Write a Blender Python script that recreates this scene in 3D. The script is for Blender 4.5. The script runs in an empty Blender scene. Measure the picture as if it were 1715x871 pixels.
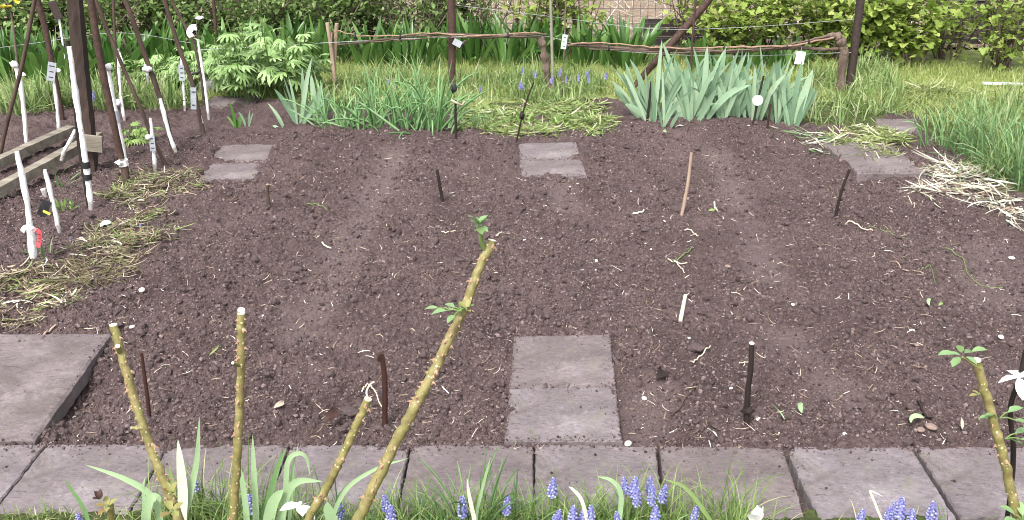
import bpy, bmesh, math, random
import numpy as np
from mathutils import Vector, Matrix

random.seed(7)
rng = np.random.default_rng(7)
PI = math.pi
SC = bpy.context.scene
COL = SC.collection

# ------------------------------------------------------------------ camera, sky, sun, exposure
CH, PITCH, FPX, PW, PH = 1.6, math.radians(22.2), 1705.0, 1715.0, 871.0
cam = bpy.data.cameras.new('camera')
camo = bpy.data.objects.new('camera', cam); COL.objects.link(camo)
camo.location = (0, 0, CH)
camo.rotation_euler = (PI / 2 - PITCH, 0, 0)
cam.sensor_width = 36; cam.lens = 36 * FPX / PW
cam.clip_start = 0.05; cam.clip_end = 400
SC.camera = camo

world = bpy.data.worlds.new('World'); SC.world = world
world.use_nodes = True
wn = world.node_tree; wn.nodes.clear()
sky = wn.nodes.new('ShaderNodeTexSky'); sky.sky_type = 'NISHITA'; sky.sun_disc = False
SUN_EL, SUN_ROT = math.radians(54), math.radians(-158)
sky.sun_elevation = SUN_EL; sky.sun_rotation = SUN_ROT
sky.dust_density = 4.0; sky.ozone_density = 1.0
hs = wn.nodes.new('ShaderNodeHueSaturation'); hs.inputs['Saturation'].default_value = 0.25
bg = wn.nodes.new('ShaderNodeBackground'); bg.inputs['Strength'].default_value = 0.15
wo = wn.nodes.new('ShaderNodeOutputWorld')
wn.links.new(sky.outputs[0], hs.inputs['Color']); wn.links.new(hs.outputs[0], bg.inputs[0])
wn.links.new(bg.outputs[0], wo.inputs[0])

sl = bpy.data.lights.new('sun', 'SUN'); sl.energy = 1.5; sl.angle = math.radians(13); sl.color = (1, 0.965, 0.94)
so = bpy.data.objects.new('sun', sl); COL.objects.link(so)
sd = Vector((math.sin(SUN_ROT) * math.cos(SUN_EL), math.cos(SUN_ROT) * math.cos(SUN_EL), math.sin(SUN_EL)))
so.rotation_euler = sd.to_track_quat('Z', 'Y').to_euler()
so.location = (-2, -4, 8)

SC.view_settings.view_transform = 'Standard'; SC.view_settings.look = 'None'
SC.view_settings.gamma = 1; SC.view_settings.exposure = 1.4
SC.render.engine = 'CYCLES'; SC.cycles.filter_width = 1.0

# ------------------------------------------------------------------ pixel -> world helpers (real ground positions)
def ray(px, py):
    dx = (px - PW / 2) / FPX; dv = (py - PH / 2) / FPX
    return (dx, math.cos(PITCH) - dv * math.sin(PITCH), -math.sin(PITCH) - dv * math.cos(PITCH))
def G(px, py, z=0.0):
    d = ray(px, py); t = (z - CH) / d[2]
    return Vector((d[0] * t, d[1] * t, z))
def at(px, py, Y):
    d = ray(px, py); t = Y / d[1]
    return Vector((d[0] * t, Y, CH + d[2] * t))
def proj(x, y, z=0.0):
    zz = z - CH
    fw = y * math.cos(PITCH) - zz * math.sin(PITCH)
    up = y * math.sin(PITCH) + zz * math.cos(PITCH)
    return PW / 2 + FPX * x / fw, PH / 2 - FPX * up / fw
def inpoly(px, py, poly):
    ins = np.zeros(np.shape(px), bool); n = len(poly)
    for i in range(n):
        x1, y1 = poly[i]; x2, y2 = poly[(i + 1) % n]
        c = ((y1 > py) != (y2 > py)) & (px < (x2 - x1) * (py - y1) / (y2 - y1 + 1e-9) + x1)
        ins ^= c
    return ins

# ------------------------------------------------------------------ noise
_tab = np.random.default_rng(3).random(65536)
def vn(x, y, s=0):
    x = np.asarray(x, float); y = np.asarray(y, float)
    ix = np.floor(x).astype(np.int64); iy = np.floor(y).astype(np.int64)
    fx = x - ix; fy = y - iy
    fx = fx * fx * (3 - 2 * fx); fy = fy * fy * (3 - 2 * fy)
    def h(a, b): return _tab[((a * 73856093) ^ (b * 19349663) ^ (s * 83492791)) & 65535]
    return ((h(ix, iy) * (1 - fx) + h(ix + 1, iy) * fx) * (1 - fy) + (h(ix, iy + 1) * (1 - fx) + h(ix + 1, iy + 1) * fx) * fy) * 2 - 1

# ------------------------------------------------------------------ object helpers
class MB:
    def __init__(s): s.v = []; s.f = []; s.n = 0
    def add(s, v, f):
        v = np.asarray(v, float).reshape(-1, 3); f = np.asarray(f, np.int64)
        s.v.append(v); s.f.append(f + s.n); s.n += len(v)
    def build(s, name, mat, parent=None, smooth=True):
        me = bpy.data.meshes.new(name)
        v = np.concatenate(s.v) if s.v else np.zeros((0, 3))
        if parent is not None:
            v = v - np.array(world_loc(parent))
        me.vertices.add(len(v)); me.vertices.foreach_set('co', v.astype(np.float32).ravel())
        loops = np.concatenate([f.ravel() for f in s.f]); cnt = np.concatenate([np.full(len(f), f.shape[1]) for f in s.f])
        st = np.concatenate([[0], np.cumsum(cnt)[:-1]])
        me.loops.add(len(loops)); me.loops.foreach_set('vertex_index', loops.astype(np.int32))
        me.polygons.add(len(cnt)); me.polygons.foreach_set('loop_start', st.astype(np.int32))
        me.polygons.foreach_set('loop_total', cnt.astype(np.int32))
        me.polygons.foreach_set('use_smooth', np.full(len(cnt), smooth))
        me.update(); me.validate()
        me.materials.append(mat)
        o = bpy.data.objects.new(name, me); COL.objects.link(o)
        if parent is not None: o.parent = parent
        return o
def world_loc(o):
    l = Vector(o.location)
    while o.parent: o = o.parent; l += Vector(o.location)
    return l
def tag(o, label=None, cat=None, group=None, kind=None):
    if label: o['label'] = label
    if cat: o['category'] = cat
    if group: o['group'] = group
    if kind: o['kind'] = kind
    return o
def thing(name, label, cat, loc, group=None):
    o = bpy.data.objects.new(name, None); COL.objects.link(o); o.location = loc
    o.empty_display_size = 0.05
    return tag(o, label, cat, group)

def tube(mb, pts, radii, ns=8, cap=True, jit=0.0):
    P = np.array([tuple(p) for p in pts], float); n = len(P)
    R = np.broadcast_to(np.asarray(radii, float), (n,)) if np.ndim(radii) else np.full(n, radii)
    T = np.gradient(P, axis=0); T /= np.linalg.norm(T, axis=1, keepdims=True) + 1e-12
    up = np.array([0, 0, 1.0]) if abs(T[0, 2]) < 0.9 else np.array([1.0, 0, 0])
    V = []
    U = np.cross(up, T[0]); U /= np.linalg.norm(U)
    ang = np.linspace(0, 2 * PI, ns, endpoint=False)
    for i in range(n):
        U = U - T[i] * np.dot(U, T[i]); U /= np.linalg.norm(U); W = np.cross(T[i], U)
        r = R[i] * (1 + jit * rng.uniform(-1, 1, ns)) if jit else np.full(ns, R[i])
        V.append(P[i] + (np.cos(ang) * r)[:, None] * U + (np.sin(ang) * r)[:, None] * W)
    V = np.concatenate(V)
    F = []
    for i in range(n - 1):
        for k in range(ns):
            k2 = (k + 1) % ns
            F.append((i * ns + k, i * ns + k2, (i + 1) * ns + k2, (i + 1) * ns + k))
    mb.add(V, F)
    if cap:
        for i, o in ((0, -1), (n - 1, 1)):
            c = mb.n; ringi = V[i * ns:(i + 1) * ns]
            mb.add(np.vstack([ringi, P[i]]), [(k, (k + 1) % ns, ns) if o > 0 else ((k + 1) % ns, k, ns) for k in range(ns)])
def smoothpath(pts, k=5):
    P = np.array([tuple(p) for p in pts], float)
    if len(P) < 3:
        t = np.linspace(0, 1, k + 1)[:, None]; return P[0] * (1 - t) + P[-1] * t
    out = []
    Q = np.vstack([2 * P[0] - P[1], P, 2 * P[-1] - P[-2]])
    for i in range(1, len(Q) - 2):
        for t in np.linspace(0, 1, k, endpoint=False):
            p0, p1, p2, p3 = Q[i - 1], Q[i], Q[i + 1], Q[i + 2]
            out.append(0.5 * ((2 * p1) + (-p0 + p2) * t + (2 * p0 - 5 * p1 + 4 * p2 - p3) * t * t + (-p0 + 3 * p1 - 3 * p2 + p3) * t ** 3))
    out.append(P[-1]); return np.array(out)
def box(mb, c, s, rot=None):
    x, y, z = np.array(s) / 2
    v = np.array([(-x, -y, -z), (x, -y, -z), (x, y, -z), (-x, y, -z), (-x, -y, z), (x, -y, z), (x, y, z), (-x, y, z)])
    if rot is not None: v = v @ np.array(rot.to_3x3()).T
    mb.add(v + np.array(tuple(c)), [(0, 3, 2, 1), (4, 5, 6, 7), (0, 1, 5, 4), (1, 2, 6, 5), (2, 3, 7, 6), (3, 0, 4, 7)])

# vectorised blades --------------------------------------------------
def blades(mb, base, az, L, th0, bend, width, seg=5, across=2, prof='grass', fold=0.25, twist=0.0, floor=True, pw=1.5, curl=0.0, tw0=0.0):
    base = np.asarray(base, float); n = len(base)
    az, L, th0, bend, width = [np.broadcast_to(np.asarray(a, float), (n,)) for a in (az, L, th0, bend, width)]
    t = np.linspace(0, 1, seg + 1)
    tm = (t[1:] + t[:-1]) / 2
    th = th0[:, None] + bend[:, None] * tm[None] ** pw
    ds = (L / seg)[:, None]
    z = np.concatenate([np.zeros((n, 1)), np.cumsum(np.cos(th) * ds, 1)], 1)
    azt = az[:, None] + np.broadcast_to(np.asarray(curl, float), (n,))[:, None] * tm[None]
    xx = np.concatenate([np.zeros((n, 1)), np.cumsum(np.sin(th) * ds * np.cos(azt), 1)], 1)
    yy = np.concatenate([np.zeros((n, 1)), np.cumsum(np.sin(th) * ds * np.sin(azt), 1)], 1)
    azf = np.concatenate([azt, azt[:, -1:]], 1); ca, sa = np.cos(azf), np.sin(azf)
    C = np.stack([base[:, 0:1] + xx, base[:, 1:2] + yy, base[:, 2:3] + z], -1)
    if floor: C[..., 2] = np.maximum(C[..., 2], base[:, 2:3] + 0.002 + 0.004 * t[None])
    if prof == 'grass': w = (1 - t ** 2.2) * 0.95 + 0.05
    elif prof == 'iris': w = np.minimum(1, 0.55 + 1.1 * t) * (1 - t ** 5) ** 0.8 * np.where(t > 0.97, 0.06, 1)
    elif prof == 'strap': w = np.minimum(1, 0.45 + 1.6 * t) * np.clip(1 - np.clip((t - 0.5) / 0.5, 0, 1) ** 2, 0.03, 1)
    elif prof == 'tube': w = np.where(t > 0.95, 0.15, 1 - 0.35 * t)
    elif prof == 'oval': w = np.sin(np.clip(t * 0.97 + 0.02, 0, 1) * PI) ** 0.7 + 0.02
    W = width[:, None] * w[None] / 2
    tw = tw0 + (np.broadcast_to(np.asarray(twist, float), (n,)))[:, None] * t[None]
    # across direction: horizontal perpendicular, twisted about blade direction
    thf = np.concatenate([th, th[:, -1:]], 1)
    N = np.stack([-np.cos(thf) * ca, -np.cos(thf) * sa, np.sin(thf)], -1)
    H = np.stack([-sa + 0 * thf, ca + 0 * thf, 0 * thf], -1)
    D = H * np.cos(tw)[..., None] + N * np.sin(tw)[..., None]
    Nn = N * np.cos(tw)[..., None] - H * np.sin(tw)[..., None]
    if across == 2:
        V = np.stack([C - D * W[..., None], C + D * W[..., None]], 2)
    elif across == 3:
        V = np.stack([C - D * W[..., None] + Nn * (W * fold)[..., None], C, C + D * W[..., None] + Nn * (W * fold)[..., None]], 2)
    else:  # closed 4-sided tube
        V = np.stack([C - D * W[..., None], C + Nn * W[..., None], C + D * W[..., None], C - Nn * W[..., None]], 2)
    k = V.shape[2]
    idx = np.arange(n * (seg + 1) * k).reshape(n, seg + 1, k)
    fs = []
    rng_k = range(k) if across == 4 else range(k - 1)
    for j in rng_k:
        j2 = (j + 1) % k
        fs.append(np.stack([idx[:, :-1, j], idx[:, :-1, j2], idx[:, 1:, j2], idx[:, 1:, j]], -1).reshape(-1, 4))
    mb.add(V.reshape(-1, 3), np.concatenate(fs))

def rotmats(az, tilt, spin):
    n = len(az); c, s = np.cos, np.sin
    def Rz(a): return np.stack([np.stack([c(a), -s(a), 0 * a], -1), np.stack([s(a), c(a), 0 * a], -1), np.stack([0 * a, 0 * a, 1 + 0 * a], -1)], 1)
    def Ry(a): return np.stack([np.stack([c(a), 0 * a, s(a)], -1), np.stack([0 * a, 1 + 0 * a, 0 * a], -1), np.stack([-s(a), 0 * a, c(a)], -1)], 1)
    return Rz(az) @ Ry(tilt) @ Rz(spin)
def scatter(mb, tv, tf, pos, R, scale, jitter=0.0):
    tv = np.asarray(tv, float); n = len(pos); k = len(tv)
    V = np.broadcast_to(tv, (n, k, 3)).copy()
    if jitter: V *= 1 + jitter * rng.uniform(-1, 1, (n, k, 1))
    sc = np.asarray(scale, float)
    V = V * (sc[:, None, None] if sc.ndim == 1 else sc[:, None, :])
    V = np.einsum('nij,nkj->nki', R, V) + np.asarray(pos)[:, None, :]
    tf = np.asarray(tf)
    F = (tf[None] + (np.arange(n) * k)[:, None, None]).reshape(-1, tf.shape[1])
    mb.add(V.reshape(-1, 3), F)
def ico(sub):
    bm = bmesh.new(); bmesh.ops.create_icosphere(bm, subdivisions=sub, radius=1.0)
    v = np.array([x.co[:] for x in bm.verts]); bm.verts.index_update()
    f = np.array([[q.index for q in p.verts] for p in bm.faces]); bm.free(); return v, f
ICO1, ICO2 = ico(1), ico(2)
# leaf templates: length 1 along +x from the stalk, slightly cupped
def lobed_leaf():
    a = np.linspace(-2.75, 2.75, 16)
    r = 0.42 * (1 + 0.30 * np.cos(a * 2 * PI / 1.83)) * (1 + 0.22 * np.cos(a)) + 0.03 * np.cos(a * 13)
    v = np.stack([0.42 + r * np.cos(a), r * np.sin(a), 0.10 * (r * np.abs(np.sin(a))) ** 1 - 0.12 * (r * np.cos(a)) ** 2], -1)
    v = np.vstack([[[0.40, 0, -0.03]], v]); k = len(v) - 1
    return v, np.array([(0, i, i + 1) for i in range(1, k)])
def oval_leaf():
    t = np.linspace(0, 1, 6); w = 0.30 * np.sin(PI * np.clip(t, 0.02, 0.99)) ** 0.8
    z = -0.18 * (t - 0.3) ** 2
    v = np.concatenate([np.stack([t, w, z + 0.35 * w], -1), np.stack([t, 0 * t, z], -1), np.stack([t, -w, z + 0.35 * w], -1)])
    f = [(i, i + 6, i + 7, i + 1) for i in range(5)] + [(i + 6, i + 12, i + 13, i + 7) for i in range(5)]
    return v, np.array(f)
def cut_leaf():
    V = []; F = []
    for a, l in zip((-1.25, -0.8, -0.38, 0, 0.38, 0.8, 1.25), (0.55, 0.75, 0.92, 1.0, 0.92, 0.75, 0.55)):
        d = np.array([math.cos(a), math.sin(a), 0]); p = np.array([-d[1], d[0], 0]); b = len(V)
        for s, w, z in ((0, 0.02, 0), (0.45, 0.10, 0.03), (0.62, 0.06, 0.02), (0.75, 0.085, -0.02), (1, 0.005, -0.12)):
            V += [d * l * s + p * w + [0, 0, z], d * l * s - p * w + [0, 0, z]]
        F += [(b + 2 * i, b + 2 * i + 1, b + 2 * i + 3, b + 2 * i + 2) for i in range(4)]
    return np.array(V), np.array(F)
LOBED, OVAL, CUT = lobed_leaf(), oval_leaf(), cut_leaf()

# ------------------------------------------------------------------ materials
def newmat(name):
    m = bpy.data.materials.new(name); m.use_nodes = True; nt = m.node_tree; nt.nodes.clear()
    out = nt.nodes.new('ShaderNodeOutputMaterial'); b = nt.nodes.new('ShaderNodeBsdfPrincipled')
    nt.links.new(b.outputs[0], out.inputs[0]); return m, nt, b, out
def ramp(nt, fac, stops):
    r = nt.nodes.new('ShaderNodeValToRGB'); e = r.color_ramp.elements
    while len(e) < len(stops): e.new(0.5)
    for x, (p, c) in zip(e, stops): x.position = p; x.color = (*c, 1)
    nt.links.new(fac, r.inputs[0]); return r.outputs[0]
def noise(nt, scale, detail=6, rough=0.6, vec=None, dist=0.0):
    n = nt.nodes.new('ShaderNodeTexNoise'); n.inputs['Scale'].default_value = scale
    n.inputs['Detail'].default_value = detail; n.inputs['Roughness'].default_value = rough; n.inputs['Distortion'].default_value = dist
    if vec: nt.links.new(vec, n.inputs['Vector'])
    return n.outputs['Fac']
def coords(nt, kind='Object', scale=None):
    t = nt.nodes.new('ShaderNodeTexCoord'); o = t.outputs[kind]
    if scale:
        mp = nt.nodes.new('ShaderNodeMapping'); mp.inputs['Scale'].default_value = scale
        nt.links.new(o, mp.inputs[0]); o = mp.outputs[0]
    return o
def mix(nt, fac, a, b, mode='MIX'):
    m = nt.nodes.new('ShaderNodeMix'); m.data_type = 'RGBA'; m.blend_type = mode
    for s, v in ((m.inputs[0], fac), (m.inputs[6], a), (m.inputs[7], b)):
        if isinstance(v, (int, float)): s.default_value = v
        elif isinstance(v, tuple): s.default_value = (*v, 1)
        else: nt.links.new(v, s)
    return m.outputs[2]
def bump(nt, b, h, strength, dist):
    n = nt.nodes.new('ShaderNodeBump'); n.inputs['Strength'].default_value = strength; n.inputs['Distance'].default_value = dist
    nt.links.new(h, n.inputs['Height']); nt.links.new(n.outputs[0], b.inputs['Normal'])

def leafmat(name, stops, rough=0.5, transl=0.25, spec=0.3):
    """per-leaf random colour, a little light through the blade"""
    m, nt, b, out = newmat(name)
    g = nt.nodes.new('ShaderNodeNewGeometry')
    c = ramp(nt, g.outputs['Random Per Island'], stops)
    nz = noise(nt, 60, 3, 0.6, coords(nt))
    c = mix(nt, 0.35, c, mix(nt, nz, (0.45, 0.5, 0.4), (1.4, 1.35, 1.3)), 'MULTIPLY')
    nt.links.new(c, b.inputs['Base Color']); b.inputs['Roughness'].default_value = rough
    b.inputs['Specular IOR Level'].default_value = spec
    if transl:
        t = nt.nodes.new('ShaderNodeBsdfTranslucent'); nt.links.new(c, t.inputs[0])
        mx = nt.nodes.new('ShaderNodeMixShader'); mx.inputs[0].default_value = transl
        nt.links.new(b.outputs[0], mx.inputs[1]); nt.links.new(t.outputs[0], mx.inputs[2]); nt.links.new(mx.outputs[0], out.inputs[0])
    return m
def plain(name, c1, c2, scale=30, rough=0.7, bmp=0.3, bd=0.002, stretch=None, spec=0.3):
    m, nt, b, out = newmat(name)
    co = coords(nt, 'Object', stretch)
    n1 = noise(nt, scale, 7, 0.65, co)
    nt.links.new(ramp(nt, n1, [(0.3, c1), (0.7, c2)]), b.inputs['Base Color'])
    b.inputs['Roughness'].default_value = rough; b.inputs['Specular IOR Level'].default_value = spec
    if bmp: bump(nt, b, noise(nt, scale * 2.5, 6, 0.7, co), bmp, bd)
    return m

def soilmat():
    m, nt, b, out = newmat('soil')
    co = coords(nt)
    base = ramp(nt, noise(nt, 2.6, 6, 0.7, co), [(0.35, (0.068, 0.048, 0.046)), (0.65, (0.114, 0.082, 0.079))])
    fine = ramp(nt, noise(nt, 95, 6, 0.8, co), [(0.32, (0.42, 0.40, 0.40)), (0.5, (1, 1, 1)), (0.70, (1.75, 1.7, 1.68))])
    c = mix(nt, 1.0, base, fine, 'MULTIPLY')
    at_ = nt.nodes.new('ShaderNodeAttribute'); at_.attribute_name = 'turf'
    c = mix(nt, at_.outputs['Fac'], c, ramp(nt, noise(nt, 40, 5, 0.7, co), [(0.3, (0.035, 0.045, 0.018)), (0.7, (0.10, 0.12, 0.042))]))
    a2 = nt.nodes.new('ShaderNodeAttribute'); a2.attribute_name = 'trodden'
    c = mix(nt, a2.outputs['Fac'], c, mix(nt, 0.5, c, (0.165, 0.127, 0.122)))
    nt.links.new(c, b.inputs['Base Color']); b.inputs['Roughness'].default_value = 0.95; b.inputs['Specular IOR Level'].default_value = 0.15
    bump(nt, b, noise(nt, 170, 6, 0.75, co), 1.0, 0.010)
    return m
def clodmat():
    m, nt, b, out = newmat('soil_crumb')
    g = nt.nodes.new('ShaderNodeNewGeometry')
    c = ramp(nt, g.outputs['Random Per Island'], [(0, (0.038, 0.026, 0.026)), (0.4, (0.092, 0.066, 0.064)), (0.82, (0.148, 0.110, 0.107)), (1, (0.21, 0.162, 0.157))])
    c = mix(nt, 1.0, c, ramp(nt, noise(nt, 160, 5, 0.7, coords(nt)), [(0.3, (0.7, 0.7, 0.7)), (0.7, (1.35, 1.33, 1.32))]), 'MULTIPLY')
    nt.links.new(c, b.inputs['Base Color']); b.inputs['Roughness'].default_value = 0.95; b.inputs['Specular IOR Level'].default_value = 0.15
    bump(nt, b, noise(nt, 260, 5, 0.7, coords(nt)), 0.8, 0.004)
    return m
def slabmat():
    m, nt, b, out = newmat('weathered_concrete')
    co = coords(nt)
    oi = nt.nodes.new('ShaderNodeObjectInfo')
    c = ramp(nt, noise(nt, 3.5, 6, 0.6, co), [(0.3, (0.090, 0.074, 0.075)), (0.5, (0.150, 0.127, 0.132)), (0.70, (0.235, 0.208, 0.217))])
    c = mix(nt, 1.0, c, ramp(nt, oi.outputs['Random'], [(0, (0.84, 0.77, 0.74)), (0.5, (0.98, 0.93, 0.93)), (1, (1.18, 1.19, 1.22))]), 'MULTIPLY')
    grit = ramp(nt, noise(nt, 85, 6, 0.85, coords(nt, 'Object', (.6, 1.2, 1))), [(0.34, (0.40, 0.37, 0.36)), (0.47, (1, 1, 1)), (0.56, (1, 1, 1)), (0.66, (1.75, 1.7, 1.68))])
    c = mix(nt, 0.85, c, grit, 'MULTIPLY')
    tick = ramp(nt, noise(nt, 42, 3, 0.7, coords(nt, 'Object', (.55, 1.3, 1)), 1.2), [(0.33, (0.50, 0.47, 0.46)), (0.40, (1, 1, 1)), (0.60, (1, 1, 1)), (0.68, (1.35, 1.33, 1.32))])
    c = mix(nt, 0.9, c, tick, 'MULTIPLY')
    st = ramp(nt, noise(nt, 6, 9, 0.78, co, 0.8), [(0.47, (0, 0, 0)), (0.62, (1, 1, 1))])
    c = mix(nt, mix(nt, 0.7, (0, 0, 0), st), c, (0.085, 0.066, 0.060))       # soil smears
    ms = ramp(nt, noise(nt, 14, 7, 0.7, co), [(0.56, (0, 0, 0)), (0.66, (1, 1, 1))])
    c = mix(nt, mix(nt, 0.45, (0, 0, 0), ms), c, (0.15, 0.14, 0.09))
    nt.links.new(c, b.inputs['Base Color']); b.inputs['Roughness'].default_value = 0.85
    bump(nt, b, noise(nt, 120, 8, 0.8, co), 0.7, 0.006)
    return m
def caneskin():
    m, nt, b, out = newmat('rose_bark')
    co = coords(nt)
    c = ramp(nt, noise(nt, 30, 7, 0.75, co), [(0.3, (0.10, 0.095, 0.028)), (0.5, (0.175, 0.155, 0.05)), (0.7, (0.29, 0.23, 0.11))])
    v = nt.nodes.new('ShaderNodeTexVoronoi'); v.inputs['Scale'].default_value = 105
    nt.links.new(co, v.inputs['Vector'])
    sp = ramp(nt, v.outputs['Distance'], [(0.16, (1, 1, 1)), (0.26, (0, 0, 0))])
    gate = ramp(nt, noise(nt, 45, 2, 0.5, co), [(0.45, (0, 0, 0)), (0.55, (1, 1, 1))])
    c = mix(nt, mix(nt, 1.0, sp, gate, 'MULTIPLY'), c, (0.62, 0.54, 0.34))     # pale lenticels
    br = ramp(nt, noise(nt, 26, 5, 0.7, co), [(0.52, (0, 0, 0)), (0.66, (1, 1, 1))])
    c = mix(nt, mix(nt, 0.7, (0, 0, 0), br), c, (0.12, 0.075, 0.035))
    nt.links.new(c, b.inputs['Base Color']); b.inputs['Roughness'].default_value = 0.55
    bump(nt, b, noise(nt, 130, 5, 0.6, co), 0.4, 0.002)
    return m
def whitewash():
    m, nt, b, out = newmat('whitewash')
    co = coords(nt)
    c = ramp(nt, noise(nt, 38, 6, 0.7, co), [(0.33, (0.12, 0.095, 0.075)), (0.40, (0.70, 0.69, 0.68)), (0.8, (0.84, 0.83, 0.83))])
    sx = nt.nodes.new('ShaderNodeSeparateXYZ'); nt.links.new(co, sx.inputs[0])
    ad = nt.nodes.new('ShaderNodeMath'); ad.operation = 'MULTIPLY_ADD'; ad.inputs[1].default_value = .12; nt.links.new(noise(nt, 45, 5, .7, co), ad.inputs[0]); nt.links.new(sx.outputs[2], ad.inputs[2])
    mud = ramp(nt, ad.outputs[0], [(0.075, (1, 1, 1)), (0.12, (0, 0, 0))])
    c = mix(nt, mix(nt, 0.75, (0, 0, 0), mud), c, (0.16, 0.12, 0.10))          # mud splash at the foot
    nt.links.new(c, b.inputs['Base Color']); b.inputs['Roughness'].default_value = 0.8
    bump(nt, b, noise(nt, 90, 5, 0.7, co), 0.4, 0.002)
    return m
M = {}
M['soil'] = soilmat(); M['crumb'] = clodmat(); M['slab'] = slabmat(); M['cane'] = caneskin(); M['white'] = whitewash()
M['straw'] = leafmat('dry_straw', [(0, (0.17, 0.115, 0.08)), (0.4, (0.31, 0.24, 0.175)), (0.7, (0.50, 0.42, 0.34)), (1, (0.72, 0.67, 0.60))], 0.8, 0.1, 0.1)
M['bleach'] = leafmat('bleached_leaf', [(0, (0.26, 0.29, 0.16)), (0.3, (0.46, 0.45, 0.36)), (1, (0.70, 0.69, 0.63))], 0.7, 0.15, 0.2)
M['hay'] = leafmat('pulled_weed', [(0, (0.07, 0.05, 0.035)), (0.35, (0.17, 0.125, 0.085)), (0.55, (0.15, 0.15, 0.07)), (0.7, (0.19, 0.22, 0.09)), (0.82, (0.28, 0.23, 0.16)), (1, (0.50, 0.45, 0.34))], 0.75, 0.2, 0.15)
M['cutgreen'] = leafmat('cut_green', [(0, (0.12, 0.13, 0.05)), (0.3, (0.20, 0.25, 0.08)), (0.6, (0.27, 0.34, 0.13)), (0.85, (0.38, 0.42, 0.21)), (1, (0.55, 0.52, 0.38))], 0.7, 0.25, 0.15)
M['lawn'] = leafmat('lawn_grass', [(0, (0.17, 0.22, 0.055)), (0.5, (0.28, 0.35, 0.10)), (0.85, (0.37, 0.42, 0.16)), (1, (0.48, 0.44, 0.25))], 0.6, 0.4)
M['grass'] = leafmat('long_grass', [(0, (0.11, 0.18, 0.05)), (0.5, (0.22, 0.32, 0.11)), (0.85, (0.34, 0.43, 0.20)), (1, (0.50, 0.48, 0.31))], 0.5, 0.4)
M['border'] = leafmat('border_grass', [(0, (0.075, 0.135, 0.03)), (0.5, (0.15, 0.24, 0.06)), (0.85, (0.24, 0.33, 0.11)), (1, (0.42, 0.40, 0.22))], 0.5, 0.3)
M['bluegrass'] = leafmat('blue_green_blade', [(0, (0.09, 0.18, 0.065)), (0.6, (0.17, 0.30, 0.12)), (0.93, (0.28, 0.41, 0.20)), (1, (0.48, 0.45, 0.28))], 0.5, 0.35)
M['onion'] = leafmat('onion_leaf', [(0, (0.10, 0.22, 0.07)), (0.6, (0.20, 0.36, 0.15)), (0.9, (0.31, 0.47, 0.24)), (1, (0.55, 0.48, 0.32))], 0.45, 0.25)
M['iris'] = leafmat('iris_leaf', [(0, (0.15, 0.255, 0.155)), (0.5, (0.245, 0.37, 0.24)), (1, (0.36, 0.48, 0.325))], 0.5, 0.3)
M['narc'] = leafmat('narcissus_leaf', [(0, (0.20, 0.32, 0.15)), (0.6, (0.32, 0.45, 0.25)), (1, (0.55, 0.63, 0.45))], 0.5, 0.25)
M['strap'] = leafmat('dark_strap_leaf', [(0, (0.035, 0.09, 0.018)), (0.6, (0.08, 0.18, 0.04)), (1, (0.17, 0.29, 0.085))], 0.38, 0.25, 0.5)
M['currant'] = leafmat('currant_leaf', [(0, (0.17, 0.25, 0.045)), (0.5, (0.28, 0.38, 0.08)), (1, (0.42, 0.47, 0.15))], 0.5, 0.4)
M['darkleaf'] = leafmat('shrub_leaf', [(0, (0.11, 0.18, 0.05)), (0.6, (0.21, 0.31, 0.10)), (1, (0.34, 0.43, 0.19))], 0.5, 0.45)
M['fern'] = leafmat('cut_leaf_green', [(0, (0.14, 0.25, 0.07)), (0.5, (0.25, 0.38, 0.14)), (1, (0.40, 0.53, 0.26))], 0.5, 0.3)
M['weed'] = leafmat('weed_leaf', [(0, (0.13, 0.22, 0.055)), (1, (0.30, 0.41, 0.14))], 0.5, 0.3)
M['roseleaf'] = leafmat('rose_leaf', [(0, (0.14, 0.22, 0.08)), (0.6, (0.20, 0.32, 0.15)), (1, (0.30, 0.38, 0.14))], 0.45, 0.25)
M['bud'] = leafmat('rose_bud_leaf', [(0, (0.22, 0.10, 0.05)), (0.5, (0.24, 0.22, 0.08)), (1, (0.27, 0.32, 0.11))], 0.5, 0.2)
M['thorn'] = plain('thorn', (0.22, 0.12, 0.075), (0.42, 0.29, 0.18), 60, 0.6, 0)
M['cutwood'] = plain('cut_wood', (0.62, 0.56, 0.42), (0.78, 0.74, 0.62), 90, 0.8, 0.2)
M['darkwood'] = plain('dark_wood', (0.009, 0.006, 0.005), (0.030, 0.019, 0.015), 25, 0.8, 0.6, 0.004, (1, 1, 0.15))
M['redwood'] = plain('wet_red_bark', (0.020, 0.009, 0.007), (0.065, 0.028, 0.021), 30, 0.5, 0.5, 0.003, (1, 1, 0.2))
M['tanwood'] = plain('tan_stick', (0.20, 0.135, 0.10), (0.40, 0.30, 0.23), 30, 0.8, 0.4, 0.003, (1, 1, 0.2))
M['post'] = plain('creosoted_post', (0.016, 0.010, 0.008), (0.058, 0.038, 0.030), 22, 0.85, 0.8, 0.006, (1, 1, 0.06))
M['rust'] = plain('rusty_iron', (0.026, 0.015, 0.012), (0.085, 0.047, 0.036), 45, 0.75, 0.4, 0.003)
M['iron'] = plain('old_iron', (0.018, 0.012, 0.010), (0.055, 0.038, 0.032), 40, 0.7, 0.5, 0.003)
M['bamboo'] = plain('brown_pole', (0.032, 0.020, 0.015), (0.10, 0.066, 0.050), 28, 0.75, 0.5, 0.003, (1, 1, 0.2))
M['greycane'] = plain('grey_cane', (0.15, 0.15, 0.11), (0.27, 0.26, 0.20), 30, 0.7, 0.3)
M['vine'] = plain('vine_bark', (0.045, 0.031, 0.025), (0.17, 0.122, 0.095), 35, 0.9, 1.0, 0.008, (0.25, 1, 1))
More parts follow.
